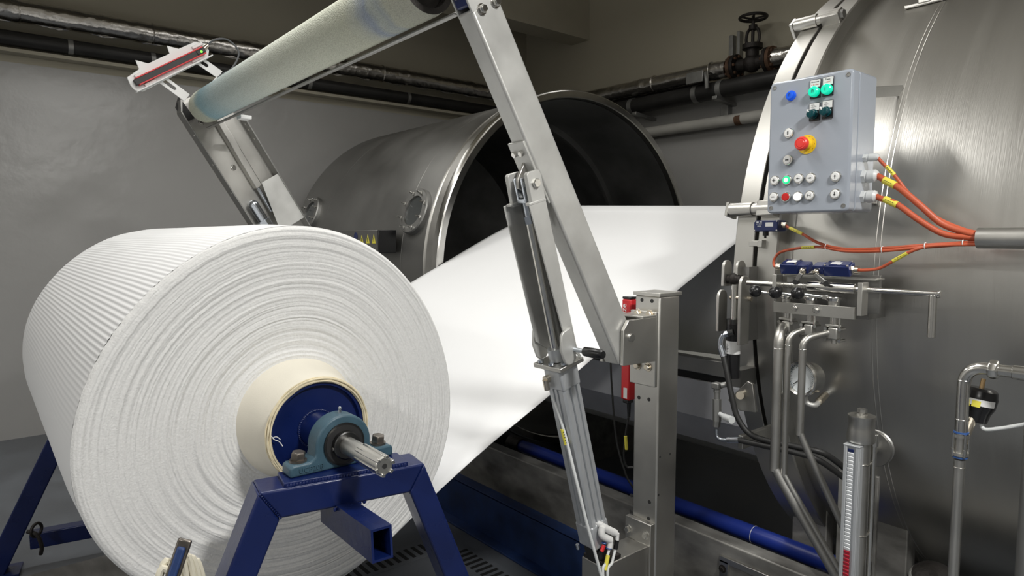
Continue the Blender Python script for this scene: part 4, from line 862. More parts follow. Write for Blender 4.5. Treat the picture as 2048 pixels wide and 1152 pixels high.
for k in range(25):
    a = PI + (PI - 0.35) * k / 24
    arc.append((3.50 + 0.88 * math.cos(a), 1.02 + 0.66 * math.sin(a)))
arc += [(4.45, 1.35)]
inn = [(y - 0.012 * ((y - 3.5) / .88), z + 0.012) for y, z in arc]
MB().prism([(-3.47, y, z) for y, z in arc] + [(-3.47, y, z) for y, z in inn[::-1]], (2.12, 0, 0)).build('basin', 'sheet', tr, angle=40)
MB().box((-3.47, 2.585, 0.965), (-1.33, 2.64, 1.036)).build('lip', 'steel', tr, bevel=0.004)
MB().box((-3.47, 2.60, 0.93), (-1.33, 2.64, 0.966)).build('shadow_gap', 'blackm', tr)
MB().box((-3.47, 2.585, 0.757), (-1.33, 2.62, 0.931)).build('skirt', 'sheet_d', tr, bevel=0.004)
MB().prism([(-3.47, 2.60, 0.757), (-3.47, 2.62, 0.757), (-3.47, 2.75, 0.61), (-3.47, 2.73, 0.60)], (2.12, 0, 0)).build('under_panel', 'sheet_d', tr)
for x in (-3.3, -1.5): MB().box((x, 3.2, 0.0), (x + 0.12, 3.8, 0.45)).build('leg', 'rail', tr)
# carriage of the drum
ca = T('drum_carriage', 'dark steel carriage frame under the open drum', 'frame', (-4.8, 3.5, 0))
for y in (2.75, 4.25):
    MB().prism([(-5.5, y, 0.0), (-5.5, y, 0.22), (-3.7, y, 0.22), (-3.7, y, 0.0)], (0, 0.08, 0)).build('side_plate', 'rail', ca, bevel=0.004)
# ------------------------------------------------------------------ pressure vessel
VY, VZ, VR = 3.4093, 1.432, 1.304
VB = 1.255
ve = T('pressure_vessel', 'huge horizontal stainless steel pressure vessel filling the right side, double clamp ring at its mouth', 'vessel', (-0.3, VY, 0.1))
MB().lathe([(0, VR - 0.10), (0, VR - 0.006), (0.006, VR), (0.075, VR), (0.077, VR - 0.002), (0.077, VR - 0.10)], (-1.33, VY, VZ), (1, 0, 0), 200, closed=True).build('front_ring', 'steel_r', ve, angle=20)
MB().lathe([(0, VR - 0.10), (0, VR - 0.002), (0.002, VR), (0.070, VR), (0.075, VR - 0.004), (0.075, VB - 0.02), (0.0, VB - 0.02)], (-1.239, VY, VZ), (1, 0, 0), 200, closed=True).build('rear_ring', 'steel_r', ve, angle=20)
MB().lathe([(0, VR - 0.05), (0.014, VR - 0.05)], (-1.253, VY, VZ), (1, 0, 0), 160, c0=False, c1=False).build('ring_gap', 'ink', ve)
MB().lathe([(0.02, VB - 0.06), (0.02, VB), (2.9, VB), (3.1, VB - 0.1), (3.3, 0.75), (3.38, 0.0)], (-1.25, VY, VZ), (1, 0, 0), 240, c0=False).build('shell', 'steel_v', ve, angle=25)
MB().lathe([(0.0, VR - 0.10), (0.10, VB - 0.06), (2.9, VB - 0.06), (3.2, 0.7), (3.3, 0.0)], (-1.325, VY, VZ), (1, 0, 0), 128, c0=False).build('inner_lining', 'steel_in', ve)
for x in (-1.135,): MB().torus((x, VY, VZ), (1, 0, 0), VB - 0.0004, 0.0022, 200, 6).build('weld_seam', 'steel_v', ve)
for x in (-0.872, -0.858): MB().torus((x, VY, VZ), (1, 0, 0), VB - 0.0006, 0.0018, 200, 6).build('weld_seam', 'steel_v', ve)
# lifting lug on top
lg = V((-0.9245, 2.6091, 2.4079))
MB().obox(lg, (0.13, 0.012, 0.012)).box((lg.x - .02, lg.y - .01, lg.z), (lg.x + .02, lg.y + .01, lg.z + 0.05)).build('lifting_lug', 'steel_v', ve, bevel=0.003)
# bayonet pins across the two rings
def pin(px_mid, ang_deg, r1=0.024, r2=0.020):
    a = math.radians(ang_deg); e = Vector((0, math.cos(a), math.sin(a))); tt = Vector((0, -math.sin(a), math.cos(a)))
    c = Vector((0, VY, VZ)) + e * (VR + 0.020)
    h = MB().cyl(c + Vector((-1.345, 0, 0)), c + Vector((-1.258, 0, 0)), r1, n=28).cyl(c + Vector((-1.26, 0, 0)), c + Vector((-1.175, 0, 0)), r2, n=28).build('locking_pin', 'steel', ve, bevel=0.001)
    MB().obox(c + Vector((-1.352, 0, 0)) - e * 0.012, (0.012, 0.062, 0.050), (Vector((1, 0, 0)), e, tt)).build('pin_plate', 'steel', ve, bevel=0.002)
    MB().obox(c + Vector((-1.205, 0, 0)) - e * 0.002, (0.066, 0.040, 0.052), (Vector((1, 0, 0)), e, tt)).build('pin_block', 'steel', ve, bevel=0.003)
    MB().cyl(c + Vector((-1.172, 0, 0)), c + Vector((-1.160, 0, 0)), 0.017, n=6).build('pin_nut', 'steel_d', ve)
tpin = V((-1.2791, 2.5217, 2.4144)); pin(0, math.degrees(math.atan2(tpin.z - VZ, tpin.y - VY)))
lpin = V((-1.2907, 2.1113, 1.6929)); pin(0, math.degrees(math.atan2(lpin.z - VZ, lpin.y - VY)))
# support legs
for (x0, x1) in ((-1.00, -0.86), (0.7, 0.84)):
    for y0 in (2.50, 4.2): MB().box((x0, y0, 0.0), (x1, y0 + 0.08, 0.70)).build('support_leg', 'rail', ve, bevel=0.004)
    MB().box((x0, 2.50, 0.0), (x1, 4.28, 0.14)).build('cradle', 'rail', ve, bevel=0.004)
MB().box((-1.30, 2.54, 0.0), (-1.16, 2.60, 0.62)).build('support_leg', 'rail', ve, bevel=0.004)
# trip lever on the ring
c = V((-1.2363, 2.1000, 1.5742))
MB().obox(c + Vector((0, 0, 0)), (0.052, 0.012, 0.020)).obox(c + Vector((0.018, 0.004, 0)), (0.018, 0.03, 0.026)).build('trip_lever', 'steel', ve, bevel=0.002)

# ------------------------------------------------------------------ operator panel
YP = 1.90
px0, px1, pz0, pz1 = -1.0875, -0.8425, 1.6690, 2.0610
pn = T('control_panel', 'grey push-button box with emergency stop on the side of the pressure vessel', 'control panel', ((px0 + px1) / 2, YP, pz0))
def rrect(x0, z0, x1, z1, r, n=6):
    pts = []
    for cx, cz, a0 in ((x1 - r, z0 + r, -PI / 2), (x1 - r, z1 - r, 0), (x0 + r, z1 - r, PI / 2), (x0 + r, z0 + r, PI)):
        for k in range(n + 1): a = a0 + PI / 2 * k / n; pts.append((cx + r * math.cos(a), cz + r * math.sin(a)))
    return pts
MB().prism([(x, YP + 0.042, z) for x, z in rrect(px0, pz0, px1, pz1, 0.012)], (0, 0.108, 0)).build('case', 'panel', pn, bevel=0.002)
MB().prism([(x, YP, z) for x, z in rrect(px0, pz0, px1, pz1, 0.012)], (0, 0.041, 0)).build('lid', 'panel', pn, bevel=0.006, seg=3)
for (x, z) in ((px0 + .014, pz0 + .016), (px1 - .014, pz0 + .016), (px0 + .014, pz1 - .016), (px1 - .014, pz1 - .016)):
    MB().lathe([(0, 0.0062), (0.0015, 0.0062), (0.0015, 0.0042), (0.0, 0.004)], (x, YP, z), (0, -1, 0), 16).cyl((x, YP + .001, z), (x, YP - 0.0008, z), 0.004, n=10).build('lid_screw', 'steel_d', pn)
def sym(kind, c, par, s=0.0058):
    mb = MB(); y = c[1]; x, z = c[0], c[2]; e = (0, -0.0004, 0)
    def poly(p): mb.prism([(x + a * s, y, z + b * s) for a, b in p], e)
    w_ = 0.16
    if kind in 'udlr':
        base = [(-w_, -1), (w_, -1), (w_, 0.05), (0.55, 0.05), (0, 0.9), (-0.55, 0.05), (-w_, 0.05)]
        rot = {'u': 0, 'l': PI / 2, 'd': PI, 'r': -PI / 2}[kind]
        poly([(a * math.cos(rot) - b * math.sin(rot), a * math.sin(rot) + b * math.cos(rot)) for a, b in base])
    elif kind == 'v':   # double-headed upright arrow
        poly([(-w_, -0.3), (w_, -0.3), (w_, 0.3), (0.5, 0.3), (0, 1), (-0.5, 0.3), (-w_, 0.3)]); poly([(-0.5, -0.3), (0, -1), (0.5, -0.3)])
    elif kind == 'b':   # double-headed level arrow
        poly([(-.5, -.22), (.5, -.22), (.5, .22), (-.5, .22)]); poly([(-1, 0), (-.4, -.5), (-.4, .5)]); poly([(1, 0), (.4, .5), (.4, -.5)])
    elif kind == '+': poly([(-.9, -.15), (.9, -.15), (.9, .15), (-.9, .15)]); poly([(-.15, -.9), (.15, -.9), (.15, .9), (-.15, .9)])
    elif kind == '-': poly([(-.8, -.15), (.8, -.15), (.8, .15), (-.8, .15)])
    elif kind == 'h': poly([(-.9, -.8), (-.7, -.8), (-.7, .8), (-.9, .8)]); poly([(.7, -.8), (.9, -.8), (.9, .8), (.7, .8)]); poly([(-.7, -.1), (.7, -.1), (.7, .1), (-.7, .1)])
    elif kind == 'i': poly([(-.14, -.8), (.14, -.8), (.14, .8), (-.14, .8)])
    elif kind == 'c': poly([(-.5, -.6), (-.3, -.6), (-.3, .5), (.3, .5), (.3, -.6), (.5, -.6), (.5, .75), (-.5, .75)])
    return mb.build('symbol', 'ink', par, smooth=False)
def button(c, capm, kind=None, r=0.0150, bez='steel_p', cap_h=0.010):
    x, y, z = c
    b = MB().lathe([(0, r), (0.006, r), (0.0075, r - 0.0012), (0.0075, r - 0.0030), (0.002, r - 0.0032)], (x, YP, z), (0, -1, 0), 28).build('push_button', bez, pn)
    MB().lathe([(0, r - 0.0030), (cap_h - 0.002, r - 0.0031), (cap_h, r - 0.0046), (cap_h + 0.0004, 0.0)], (x, YP, z), (0, -1, 0), 28).build('cap', capm, b)
    if kind: sym(kind, (x, YP - cap_h - 0.0004, z), b)
    return b
for c, k in (((-1.0220, 1.8940, 1.9048), 'v'), ((-1.0223, 1.8940, 1.8257), 'b'), ((-1.0616, 1.8940, 1.7677), '+'), ((-0.9865, 1.8940, 1.7687), 'l'), ((-0.9505, 1.8940, 1.7678), 'r'), ((-0.8787, 1.8940, 1.7671), 'u'),
             ((-1.0632, 1.8940, 1.7182), '-'), ((-0.9516, 1.8940, 1.7174), 'h'), ((-0.8782, 1.8940, 1.7182), 'd')):
    button(c, 'white', k)
button((-1.0195, 1.8940, 2.0136), 'lens_b', 'c', bez='lens_b', r=0.0145, cap_h=0.014)
gb = button((-1.0235, 1.8940, 1.7667), 'lens_g2', bez='steel_p'); gp = (-1.0235, 1.8940, 1.7667); MB().cyl((gp[0], YP - 0.0098, gp[2]), (gp[0], YP - 0.0109, gp[2]), 0.0062, n=20).build('bright_centre', 'lens_w', gb); button((-0.9877, 1.8940, 1.7162), 'lens_w'); button((-1.0249, 1.8940, 1.7164), 'lens_r', bez='steel_p')
def plate_(cx, zt, zb, ztxt, lines, cols):
    h_ = MB().box((cx - 0.0155, YP - 0.004, zb), (cx + 0.0155, YP, zt)).build('legend_holder', 'black', pn, bevel=0.001)
    MB().box((cx - 0.0138, YP - 0.0048, ztxt), (cx + 0.0138, YP - 0.0038, zt - 0.0018)).build('legend', 'paper', h_, smooth=False)
    for k, (t_, m_) in enumerate(zip(lines, cols)):
        if t_: text(t_, 0.0062, (cx, YP - 0.0050, zt - 0.0075 - 0.0078 * k), (1, 0, 0), (0, 0, 1), m_, h_, 'legend_text', 0.0002)
    return h_
for cc, tb, k in (((-0.9471, 1.8960, 2.0120), ('Pressure', '< 0.1 bar'), 'c'), ((-0.9107, 1.8960, 2.0130), ('Temp.', '< 80°C'), 'i')):
    plate_(cc[0], cc[2] + 0.036, cc[2] - 0.0175, cc[2] + 0.0135, tb, ('ink', 'redink'))
    b = MB().lathe([(0, 0.0148), (0.013, 0.0145), (0.016, 0.0115), (0.0168, 0.0)], (cc[0], YP - 0.003, cc[2]), (0, -1, 0), 28).build('pilot_light', 'lens_g', pn)
    sym(k, (cc[0], YP - 0.0200, cc[2]), b, 0.006)
for cc in ((-0.9492, 1.8960, 1.9489), (-0.9119, 1.8960, 1.9506)):
    plate_(cc[0] + 0.002, cc[2] + 0.033, cc[2] - 0.0185, cc[2] + 0.0115, ('', ''), ('ink', 'ink'))
    mbx = MB()
    for k in range(5): mbx.box((cc[0] - 0.008 + 0.003 * (k % 2), YP - 0.0052, cc[2] + 0.0145 + 0.003 * k), (cc[0] + 0.008 - 0.003 * ((k + 1) % 3), YP - 0.0049, cc[2] + 0.0152 + 0.003 * k))
    mbx.build('legend_marks', 'tubeg', pn, smooth=False)
    kb = MB().lathe([(0, 0.0142), (0.006, 0.0142), (0.007, 0.013), (0.007, 0.0)], (cc[0], YP - 0.003, cc[2]), (0, -1, 0), 24).build('selector_switch', 'teal_k', pn)
    MB().lathe([(0, 0.0118), (0.017, 0.0112), (0.018, 0.009), (0.018, 0.0)], (cc[0], YP - 0.008, cc[2]), (0, -1, 0), 24).build('knob', 'teal_k', kb)
    MB().obox((cc[0] - 0.0065, YP - 0.020, cc[2] + 0.0085), (0.004, 0.014, 0.010), (Vector((.8, 0, .6)), Vector((0, 1, 0)), Vector((-.6, 0, .8)))).build('pointer', 'paper', kb, bevel=0.0008)
# emergency stop
ec = (-0.9674, 1.9000, 1.8659)
es = MB().lathe([(0, 0.0275), (0.0015, 0.0275), (0.0015, 0.0)], (ec[0], YP, ec[2]), (0, -1, 0), 40).build('emergency_stop', 'estop', pn)
MB().lathe([(0, 0.0165), (0.016, 0.0150), (0.022, 0.0125), (0.030, 0.0125)], (ec[0], YP, ec[2]), (0, -1, 0), 32).build('collar', 'estop', es)
MB().lathe([(0.022, 0.012), (0.024, 0.0185), (0.031, 0.0200), (0.037, 0.0185), (0.040, 0.0150), (0.0395, 0.0120), (0.0405, 0.0110), (0.0410, 0.0)], (ec[0], YP, ec[2]), (0, -1, 0), 40).build('mushroom_head', 'redb', es)
for k in range(10):
    a = PI * 2 * k / 10; MB().obox((ec[0] + 0.0228 * math.cos(a), YP - 0.0016, ec[2] + 0.0228 * math.sin(a)), (0.0012, 0.0005, 0.0042), (Vector((math.cos(a), 0, math.sin(a))), Vector((0, 1, 0)), Vector((-math.sin(a), 0, math.cos(a))))).build('plate_mark', 'brass', es, smooth=False)
# brackets holding the box off the vessel
pb1 = MB().bar((-0.86, 2.045, 2.035), (-0.86, 2.045, 2.0), 0.01, 0.01); 
e_ = V((-0.8788, 2.3221, 2.0629))
MB().bar((e_.x - 0.11, 2.03, 2.028), (e_.x, e_.y + 0.005, e_.z), 0.006, 0.034, (1, 0, 0)).build('holder_arm', 'steel_d', pn, bevel=0.001)
for x0, z0, y1 in ((-1.06, 1.98, 2.25), (-1.06, 1.70, 2.18), (-0.90, 1.70, 2.18)): MB().box((x0, 2.045, z0), (x0 + 0.02, y1, z0 + 0.04)).build('holder_arm', 'steel_d', pn)
# cable glands and orange cables
XG = px1
def gland(z, y, R):
    g_ = MB().cyl((XG, y, z), (XG + 0.010, y, z), R * 1.12, n=6).cyl((XG + 0.010, y, z), (XG + 0.016, y, z), R * 0.92, n=20).lathe([(0.016, R * 1.05), (0.034, R * 1.02), (0.040, R * 0.75), (0.041, R * 0.5)], (XG, y, z), (1, 0, 0), 20).build('cable_gland', 'greyp', pn, angle=25)
    return g_
zs = [(-0.8416, 2.0000, 1.8216)[2], (-0.8395, 2.0000, 1.7690)[2], (-0.8372, 2.0000, 1.7118)[2]]
for z, R in zip(zs, (0.0105, 0.0175, 0.0170)): gland(z, 1.985, R)
def cable(name, label, r, pts, marks, grp=None):
    t = T(name, label, 'cable', pts[0], grp)
    MB().tube(pts, r, 12, res=8).build('sheath', 'orange', t)
    for a, b in marks:
        mk = MB().tube([a, V(a).lerp(V(b), .5), b], r * 1.16, 12).build('yellow_marker', 'yellow', t)
        d_ = (V(b) - V(a)); mbx = MB()
        for k in range(4): mbx.obox(V(a) + d_ * (0.2 + 0.18 * k) + Vector((0, -r * 1.16, 0.15 * r)), (0.004, 0.0006, 0.0012), (d_.normalized(), Vector((0, 1, 0)), d_.normalized().cross(Vector((0, 1, 0)))))
        mbx.build('marker_print', 'ink', mk, smooth=False)
    return t
CE = 1.99   # mouth of the conduit
cable('orange_cable', 'thin orange cable leaving the topmost gland of the grey box', 0.0048, [(XG + 0.036, 1.985, zs[0]), (-0.7960, 1.9850, 1.8082), (-0.7579, 1.9850, 1.7653), (-0.7152, 1.9850, 1.7085), (-0.6564, 1.9900, 1.6518), (-0.5917, 1.9900, 1.6181), (-0.5474, 1.9900, 1.6063)],
      [((-0.7808, 1.9845, 1.7930), (-0.7591, 1.9845, 1.7681))])
cable('orange_cable', 'thick orange cable leaving the middle gland of the grey box', 0.0088, [(XG + 0.038, 1.985, zs[1]), (-0.7841, 1.9800, 1.7572), (-0.7399, 1.9750, 1.7296), (-0.6860, 1.9750, 1.6801), (-0.6383, 1.9800, 1.6341), (-0.5899, 1.9850, 1.6116), (-0.5402, 1.9850, 1.5975)],
      [((-0.7840, 1.9800, 1.7558), (-0.7521, 1.9760, 1.7385))])
cable('orange_cable', 'thick orange cable leaving the lowest gland of the grey box', 0.0082, [(XG + 0.038, 1.985, zs[2]), (-0.7898, 1.9800, 1.7048), (-0.7470, 1.9750, 1.6877), (-0.6892, 1.9750, 1.6429), (-0.6336, 1.9800, 1.6066), (-0.5837, 1.9850, 1.5974), (-0.5400, 1.9850, 1.5937)],
      [((-0.7801, 1.9790, 1.7029), (-0.7442, 1.9745, 1.6849))])
# conduit on the right
cdt = T('cable_conduit', 'grey steel conduit pipe at the right edge swallowing the orange cables', 'conduit', (-0.5, 1.985, 1.58))
c0 = V((-0.5551, 1.9850, 1.5949))
MB().lathe([(0, 0.0235), (0, 0.0265), (1.8, 0.0265)], (c0.x, 1.985, c0.z), (1, 0, 0), 32, c0=False).build('tube', 'steel', cdt)
MB().cyl((c0.x + 0.02, 1.985, c0.z), (c0.x + 0.021, 1.985, c0.z), 0.0232, n=24).build('dark_mouth', 'ink', cdt)
for x in (-0.25, 0.6): MB().box((x, 2.0, c0.z - 0.02), (x + 0.03, 2.17, c0.z + 0.02)).build('holder', 'steel_d', cdt)
# switch on the ring
def switch_box(c, sx, sy, sz, label, group, mirror=1, tilt=0.0, second=True):
    t = T('limit_switch', label, 'switch', c, group)
    return t
sw = T('limit_switch', 'navy blue limit switch on the clamp ring right under the grey button box', 'switch', (-1.19, 2.04, 1.60))
s0, s1 = V((-1.2066, 2.0300, 1.6517)), V((-1.1203, 2.0300, 1.6146))
MB().box((s0.x, 2.03, s1.z), (s1.x, 2.08, s0.z)).build('case', 'navy', sw, bevel=0.002)
MB().box((s0.x + .002, 2.0285, s1.z + .003), (s1.x - .002, 2.031, s0.z - .002)).build('lid', 'navy', sw, bevel=0.001)
l0, l1 = V((-1.1638, 2.0280, 1.6443)), V((-1.1370, 2.0280, 1.6309))
MB().box((l0.x, 2.0275, l1.z), (l1.x, 2.0284, l0.z)).build('label', 'paper', sw, smooth=False)
mbx = MB()
for (pa, pb_) in (((1515,443), (1523,449)), ((1524,443), (1528,449)), ((1514,450), (1517,451)), ((1519,450), (1528,451)), ((1517,454), (1527,455))):
    pass
for (x0, z0, x1, z1) in ((.010, .004, .018, .008), (.022, .004, .030, .0055), (.022, .007, .030, .0085), (.010, .0115, .014, .0125), (.018, .0115, .030, .0125), (.014, .018, .028, .0195)):
    mbx.box((s0.x + x0, 2.0278, s0.z - z1), (s0.x + x1, 2.0284, s0.z - z0))
mbx.build('print', 'paper', sw, smooth=False)
for (x, z) in ((s0.x + .004, s0.z - .003), (s1.x - .004, s0.z - .003), (s0.x + .004, s1.z + .004), (s1.x - .004, s1.z + .004)): MB().cyl((x, 2.0290, z), (x, 2.0272, z), 0.0026, n=10).build('screw', 'steel_p', sw)
MB().cyl((s0.x + .032, 2.05, s1.z), (s0.x + .032, 2.05, s1.z - 0.014), 0.0095, n=16).cyl((s0.x + .031, 2.05, s1.z - .014), (s0.x + .031, 2.05, s1.z - 0.022), 0.004, n=10).build('plunger', 'black', sw)
gz = (s0.z + s1.z) / 2 + 0.002
MB().cyl((s1.x, 2.05, gz), (s1.x + .008, 2.05, gz), 0.0105, n=6).cyl((s1.x + .008, 2.05, gz), (s1.x + .018, 2.05, gz), 0.0095, n=18).build('cable_gland', 'nickel', sw)
MB().box((s0.x + 0.01, 2.08, s1.z + 0.004), (s1.x - 0.01, 2.112, s0.z - 0.004)).build('mount', 'steel_d', sw)
cable('sensor_cable', 'thin orange cable from the navy switch under the grey box to the conduit', 0.0045, [(s1.x + .016, 2.05, gz), (-1.0930, 2.0450, 1.6274), (-1.0381, 2.0300, 1.6063), (-0.9718, 2.0100, 1.5771), (-0.8919, 2.0000, 1.5617), (-0.7926, 1.9950, 1.5646), (-0.6890, 1.9900, 1.5743), (-0.6167, 1.9850, 1.5804), (-0.5450, 1.9850, 1.5861)],
      [((-1.0869, 2.0430, 1.6257), (-1.0376, 2.0290, 1.6063))])

# ------------------------------------------------------------------ lever and valve block below the panel
fr = T('valve_frame', 'steel frame with bolted front plate holding three levers on the pressure vessel', 'frame', (-0.95, 2.02, 1.36))
F0, F1 = V((-1.0921, 1.9650, 1.3924)), V((-0.8429, 1.9650, 1.3578))
MB().prism([(-1.0921, 1.9650, 1.3924), (-0.8429, 1.9650, 1.3942), (-0.8415, 1.9650, 1.3580), (-1.0910, 1.9650, 1.3589)], (0, 0.010, 0)).build('front_plate', 'steel', fr, bevel=0.001)
for c in ((-1.0223, 1.9650, 1.3775), (-0.9548, 1.9650, 1.3772)): MB().bolt((c[0], 1.9645, c[2]), (0, -1, 0), 0.0082, 0.008).build('bolt', 'steel_p', fr, bevel=0.0005)
b0, b1 = V((-0.8139, 1.9450, 1.4676)), V((-0.8238, 1.9450, 1.3728))
MB().box((b0.x - 0.014, 1.945, b1.z), (b0.x - 0.001, 1.985, b0.z)).build('end_plate', 'steel', fr, bevel=0.001)
b2 = V((-1.0818, 1.9450, 1.4701))
MB().box((b2.x - 0.006, 1.945, b1.z + 0.035), (b2.x + 0.008, 1.985, b0.z + 0.012)).build('end_plate', 'steel', fr, bevel=0.001)
MB().box((b2.x - 0.005, 2.035, b1.z + 0.0), (b0.x + 0.01, 2.047, b0.z + 0.018)).build('back_plate', 'steel_d', fr, bevel=0.001)
MB().box((b2.x - 0.012, 2.0, b0.z + 0.004), (b0.x + 0.012, 2.06, b0.z + 0.010)).build('top_plate', 'steel', fr, bevel=0.001)
for x0 in (b2.x + 0.02, b0.x - 0.06): MB().box((x0, 2.04, b1.z - 0.02), (x0 + 0.04, 2.175, b1.z + 0.03)).build('standoff', 'steel_d', fr)
# long actuating rod with T-handle
rd = T('pull_rod', 'long polished steel rod with a downward handle sliding through the valve frame', 'rod', (-0.9, 1.985, 1.44))
R0, R1 = V((-1.1971, 1.9850, 1.4496)), V((-0.6383, 1.9850, 1.4421)); zr = (R0.z + R1.z) / 2
MB().cyl((R0.x, 1.985, zr), (R1.x, 1.985, zr), 0.0082, n=20).build('rod', 'steel_p', rd)
sl0, sl1 = V((-0.9905, 1.9850, 1.4468)), V((-0.8494, 1.9850, 1.4449))
MB().cyl((sl0.x, 1.985, zr), (sl1.x, 1.985, zr), 0.0165, n=28).build('sleeve', 'steel_p', rd, bevel=0.001)
mb = MB()
for k in range(16): xx = b2.x + 0.012 + k * (sl0.x - b2.x - 0.012) / 16; mb.cyl((xx, 1.985, zr), (xx + 0.0032, 1.985, zr), 0.0096, n=20)
mb.build('rod_thread', 'steel', rd)
MB().cyl((R1.x - 0.001, 1.985, zr), (R1.x + 0.006, 1.985, zr), 0.0105, n=20).build('end_button', 'steel_p', rd, bevel=0.002)
hx = (-0.6496, 1.9850, 1.4292)[0]; hz = (-0.6499, 1.9850, 1.3279)[2]
MB().cyl((hx, 1.985, zr - 0.003), (hx, 1.985, hz), 0.0100, n=24).build('drop_handle', 'steel_p', rd, bevel=0.001)
# two navy switches on the frame
def navy(c, L, label, sgn):
    c = V(c); t = T('limit_switch', label, 'switch', c, None)
    X = Vector((1, 0, 0)); Yv = Vector((0, 0.94, 0.34)).normalized(); Zv = X.cross(Yv)
    def q(a, b, d): return c + X * a * sgn + Yv * b + Zv * d
    ax = (X * sgn, Yv, Zv * sgn)
    MB().obox(q(0, 0, 0), (L, 0.042, 0.032), (X, Yv, Zv)).build('case', 'navy', t, bevel=0.002)
    MB().obox(q(-0.006, 0, 0.017), (L - 0.022, 0.032, 0.004), (X, Yv, Zv)).build('lid', 'navy', t, bevel=0.001)
    MB().obox(q(L / 2 + 0.016, -0.003, 0.002), (0.032, 0.036, 0.027), (X, Yv, Zv)).build('head', 'navy', t, bevel=0.002)
    MB().obox(q(0.004, -0.002, 0.0193), (0.030, 0.014, 0.0008), (X, Yv, Zv)).build('label', 'paper', t, smooth=False)
    mbx = MB()
    for k in range(4): mbx.obox(q(0.006, 0.007 + 0.002 * k, 0.0193), (0.018 - 0.004 * (k % 2), 0.0007, 0.0006), (X, Yv, Zv))
    for k in range(3): mbx.obox(q(-0.010 + .003 * k, -0.012, 0.0193), (0.0014, 0.004, 0.0006), (X, Yv, Zv))
    mbx.build('print', 'paper', t, smooth=False)
    for a in (-L / 2 + 0.005, L / 2 - 0.006):
        for b in (-0.017, 0.017): MB().cyl(q(a, b, 0.014), q(a, b, 0.0195), 0.0034, n=12).build('screw', 'steel_p', t)
    for b in (-0.014, 0.011): MB().cyl(q(L / 2 + 0.028, b, 0.013), q(L / 2 + 0.028, b, 0.0165), 0.0018, n=8).build('screw', 'steel_p', t)
    MB().cyl(q(-L / 2, -0.002, 0.0), q(-L / 2 - 0.008, -0.002, 0), 0.0120, n=6).cyl(q(-L / 2 - 0.008, -0.002, 0), q(-L / 2 - 0.02, -0.002, 0), 0.0105, n=18).build('cable_gland', 'nickel', t)
    MB().ball(q(L / 2 + 0.018, -0.026, -0.001), 0.0105, 16, 10).build('pivot_knob', 'nickel', t)
    MB().bar(q(L / 2 + 0.018, -0.034, -0.005), q(L / 2 + 0.018 + (-0.016 if sgn > 0 else -0.03), -0.040, -0.028), 0.013, 0.009, (1, 0, 0)).build('roller_lever', 'steel_d', t, bevel=0.002)
    p = q(L / 2 + 0.018 + (-0.018 if sgn > 0 else -0.034), -0.040, -0.032)
    MB().cyl(p + Vector((0, -.006, 0)), p + Vector((0, .006, 0)), 0.0085, n=16).build('lever_roller', 'blackm', t)
    return q
n1 = navy((-1.0453, 1.9850, 1.5032), 0.058, 'navy blue limit switch on top of the valve frame, nearer the clamp ring', 1)
n2 = navy((-0.9003, 1.9850, 1.5026), 0.076, 'navy blue limit switch on top of the valve frame, nearer the drop handle', -1)
g1 = n1(-0.029 - 0.02, -0.002, 0); g2 = n2(-0.038 - 0.02, -0.002, 0)
cable('sensor_cable', 'orange cable looping up from the left navy switch on the valve frame', 0.0045, [g1, g1 + Vector((-0.010, 0.0, 0.004)), (-1.1238, 2.0200, 1.5254), (-1.1077, 2.0300, 1.5483), (-1.0396, 2.0200, 1.5623), (-0.9714, 2.0100, 1.5664), (-0.8908, 1.9980, 1.5558), (-0.7903, 1.9900, 1.5577), (-0.6871, 1.9850, 1.5690), (-0.5448, 1.9850, 1.5823)],
      [((-1.0326, 2.0190, 1.5632), (-0.9874, 2.0110, 1.5662))])
cable('sensor_cable', 'orange cable running up from the right navy switch on the valve frame to the conduit', 0.0045, [g2, g2 + Vector((0.012, 0, 0.0)), (-0.7923, 1.9900, 1.5080), (-0.7544, 1.9850, 1.5291), (-0.7155, 1.9800, 1.5537), (-0.6733, 1.9800, 1.5706), (-0.6150, 1.9800, 1.5765), (-0.5433, 1.9800, 1.5786)],
      [((-0.7530, 1.9845, 1.5306), (-0.7153, 1.9795, 1.5537))])
for c, lbl in (((-0.9492, 2.0050, 1.5668), 'white cable tie round the thin orange cables above the two navy switches'), ((-0.7847, 1.9920, 1.5620), 'white cable tie round the thin orange cables above the drop handle rod'),
               ((-0.6739, 1.9850, 1.5732), 'white cable tie where the lower sensor cable joins the thin orange bundle'), ((-0.5863, 1.9850, 1.5820), 'white cable tie on the thin orange cables nearest the conduit mouth')):
    tag(MB().torus(c, (1, 0, 0), 0.0095, 0.0012, 16, 6).build('cable_tie', 'white'), lbl, 'cable tie', 'cable ties on the thin orange cables')
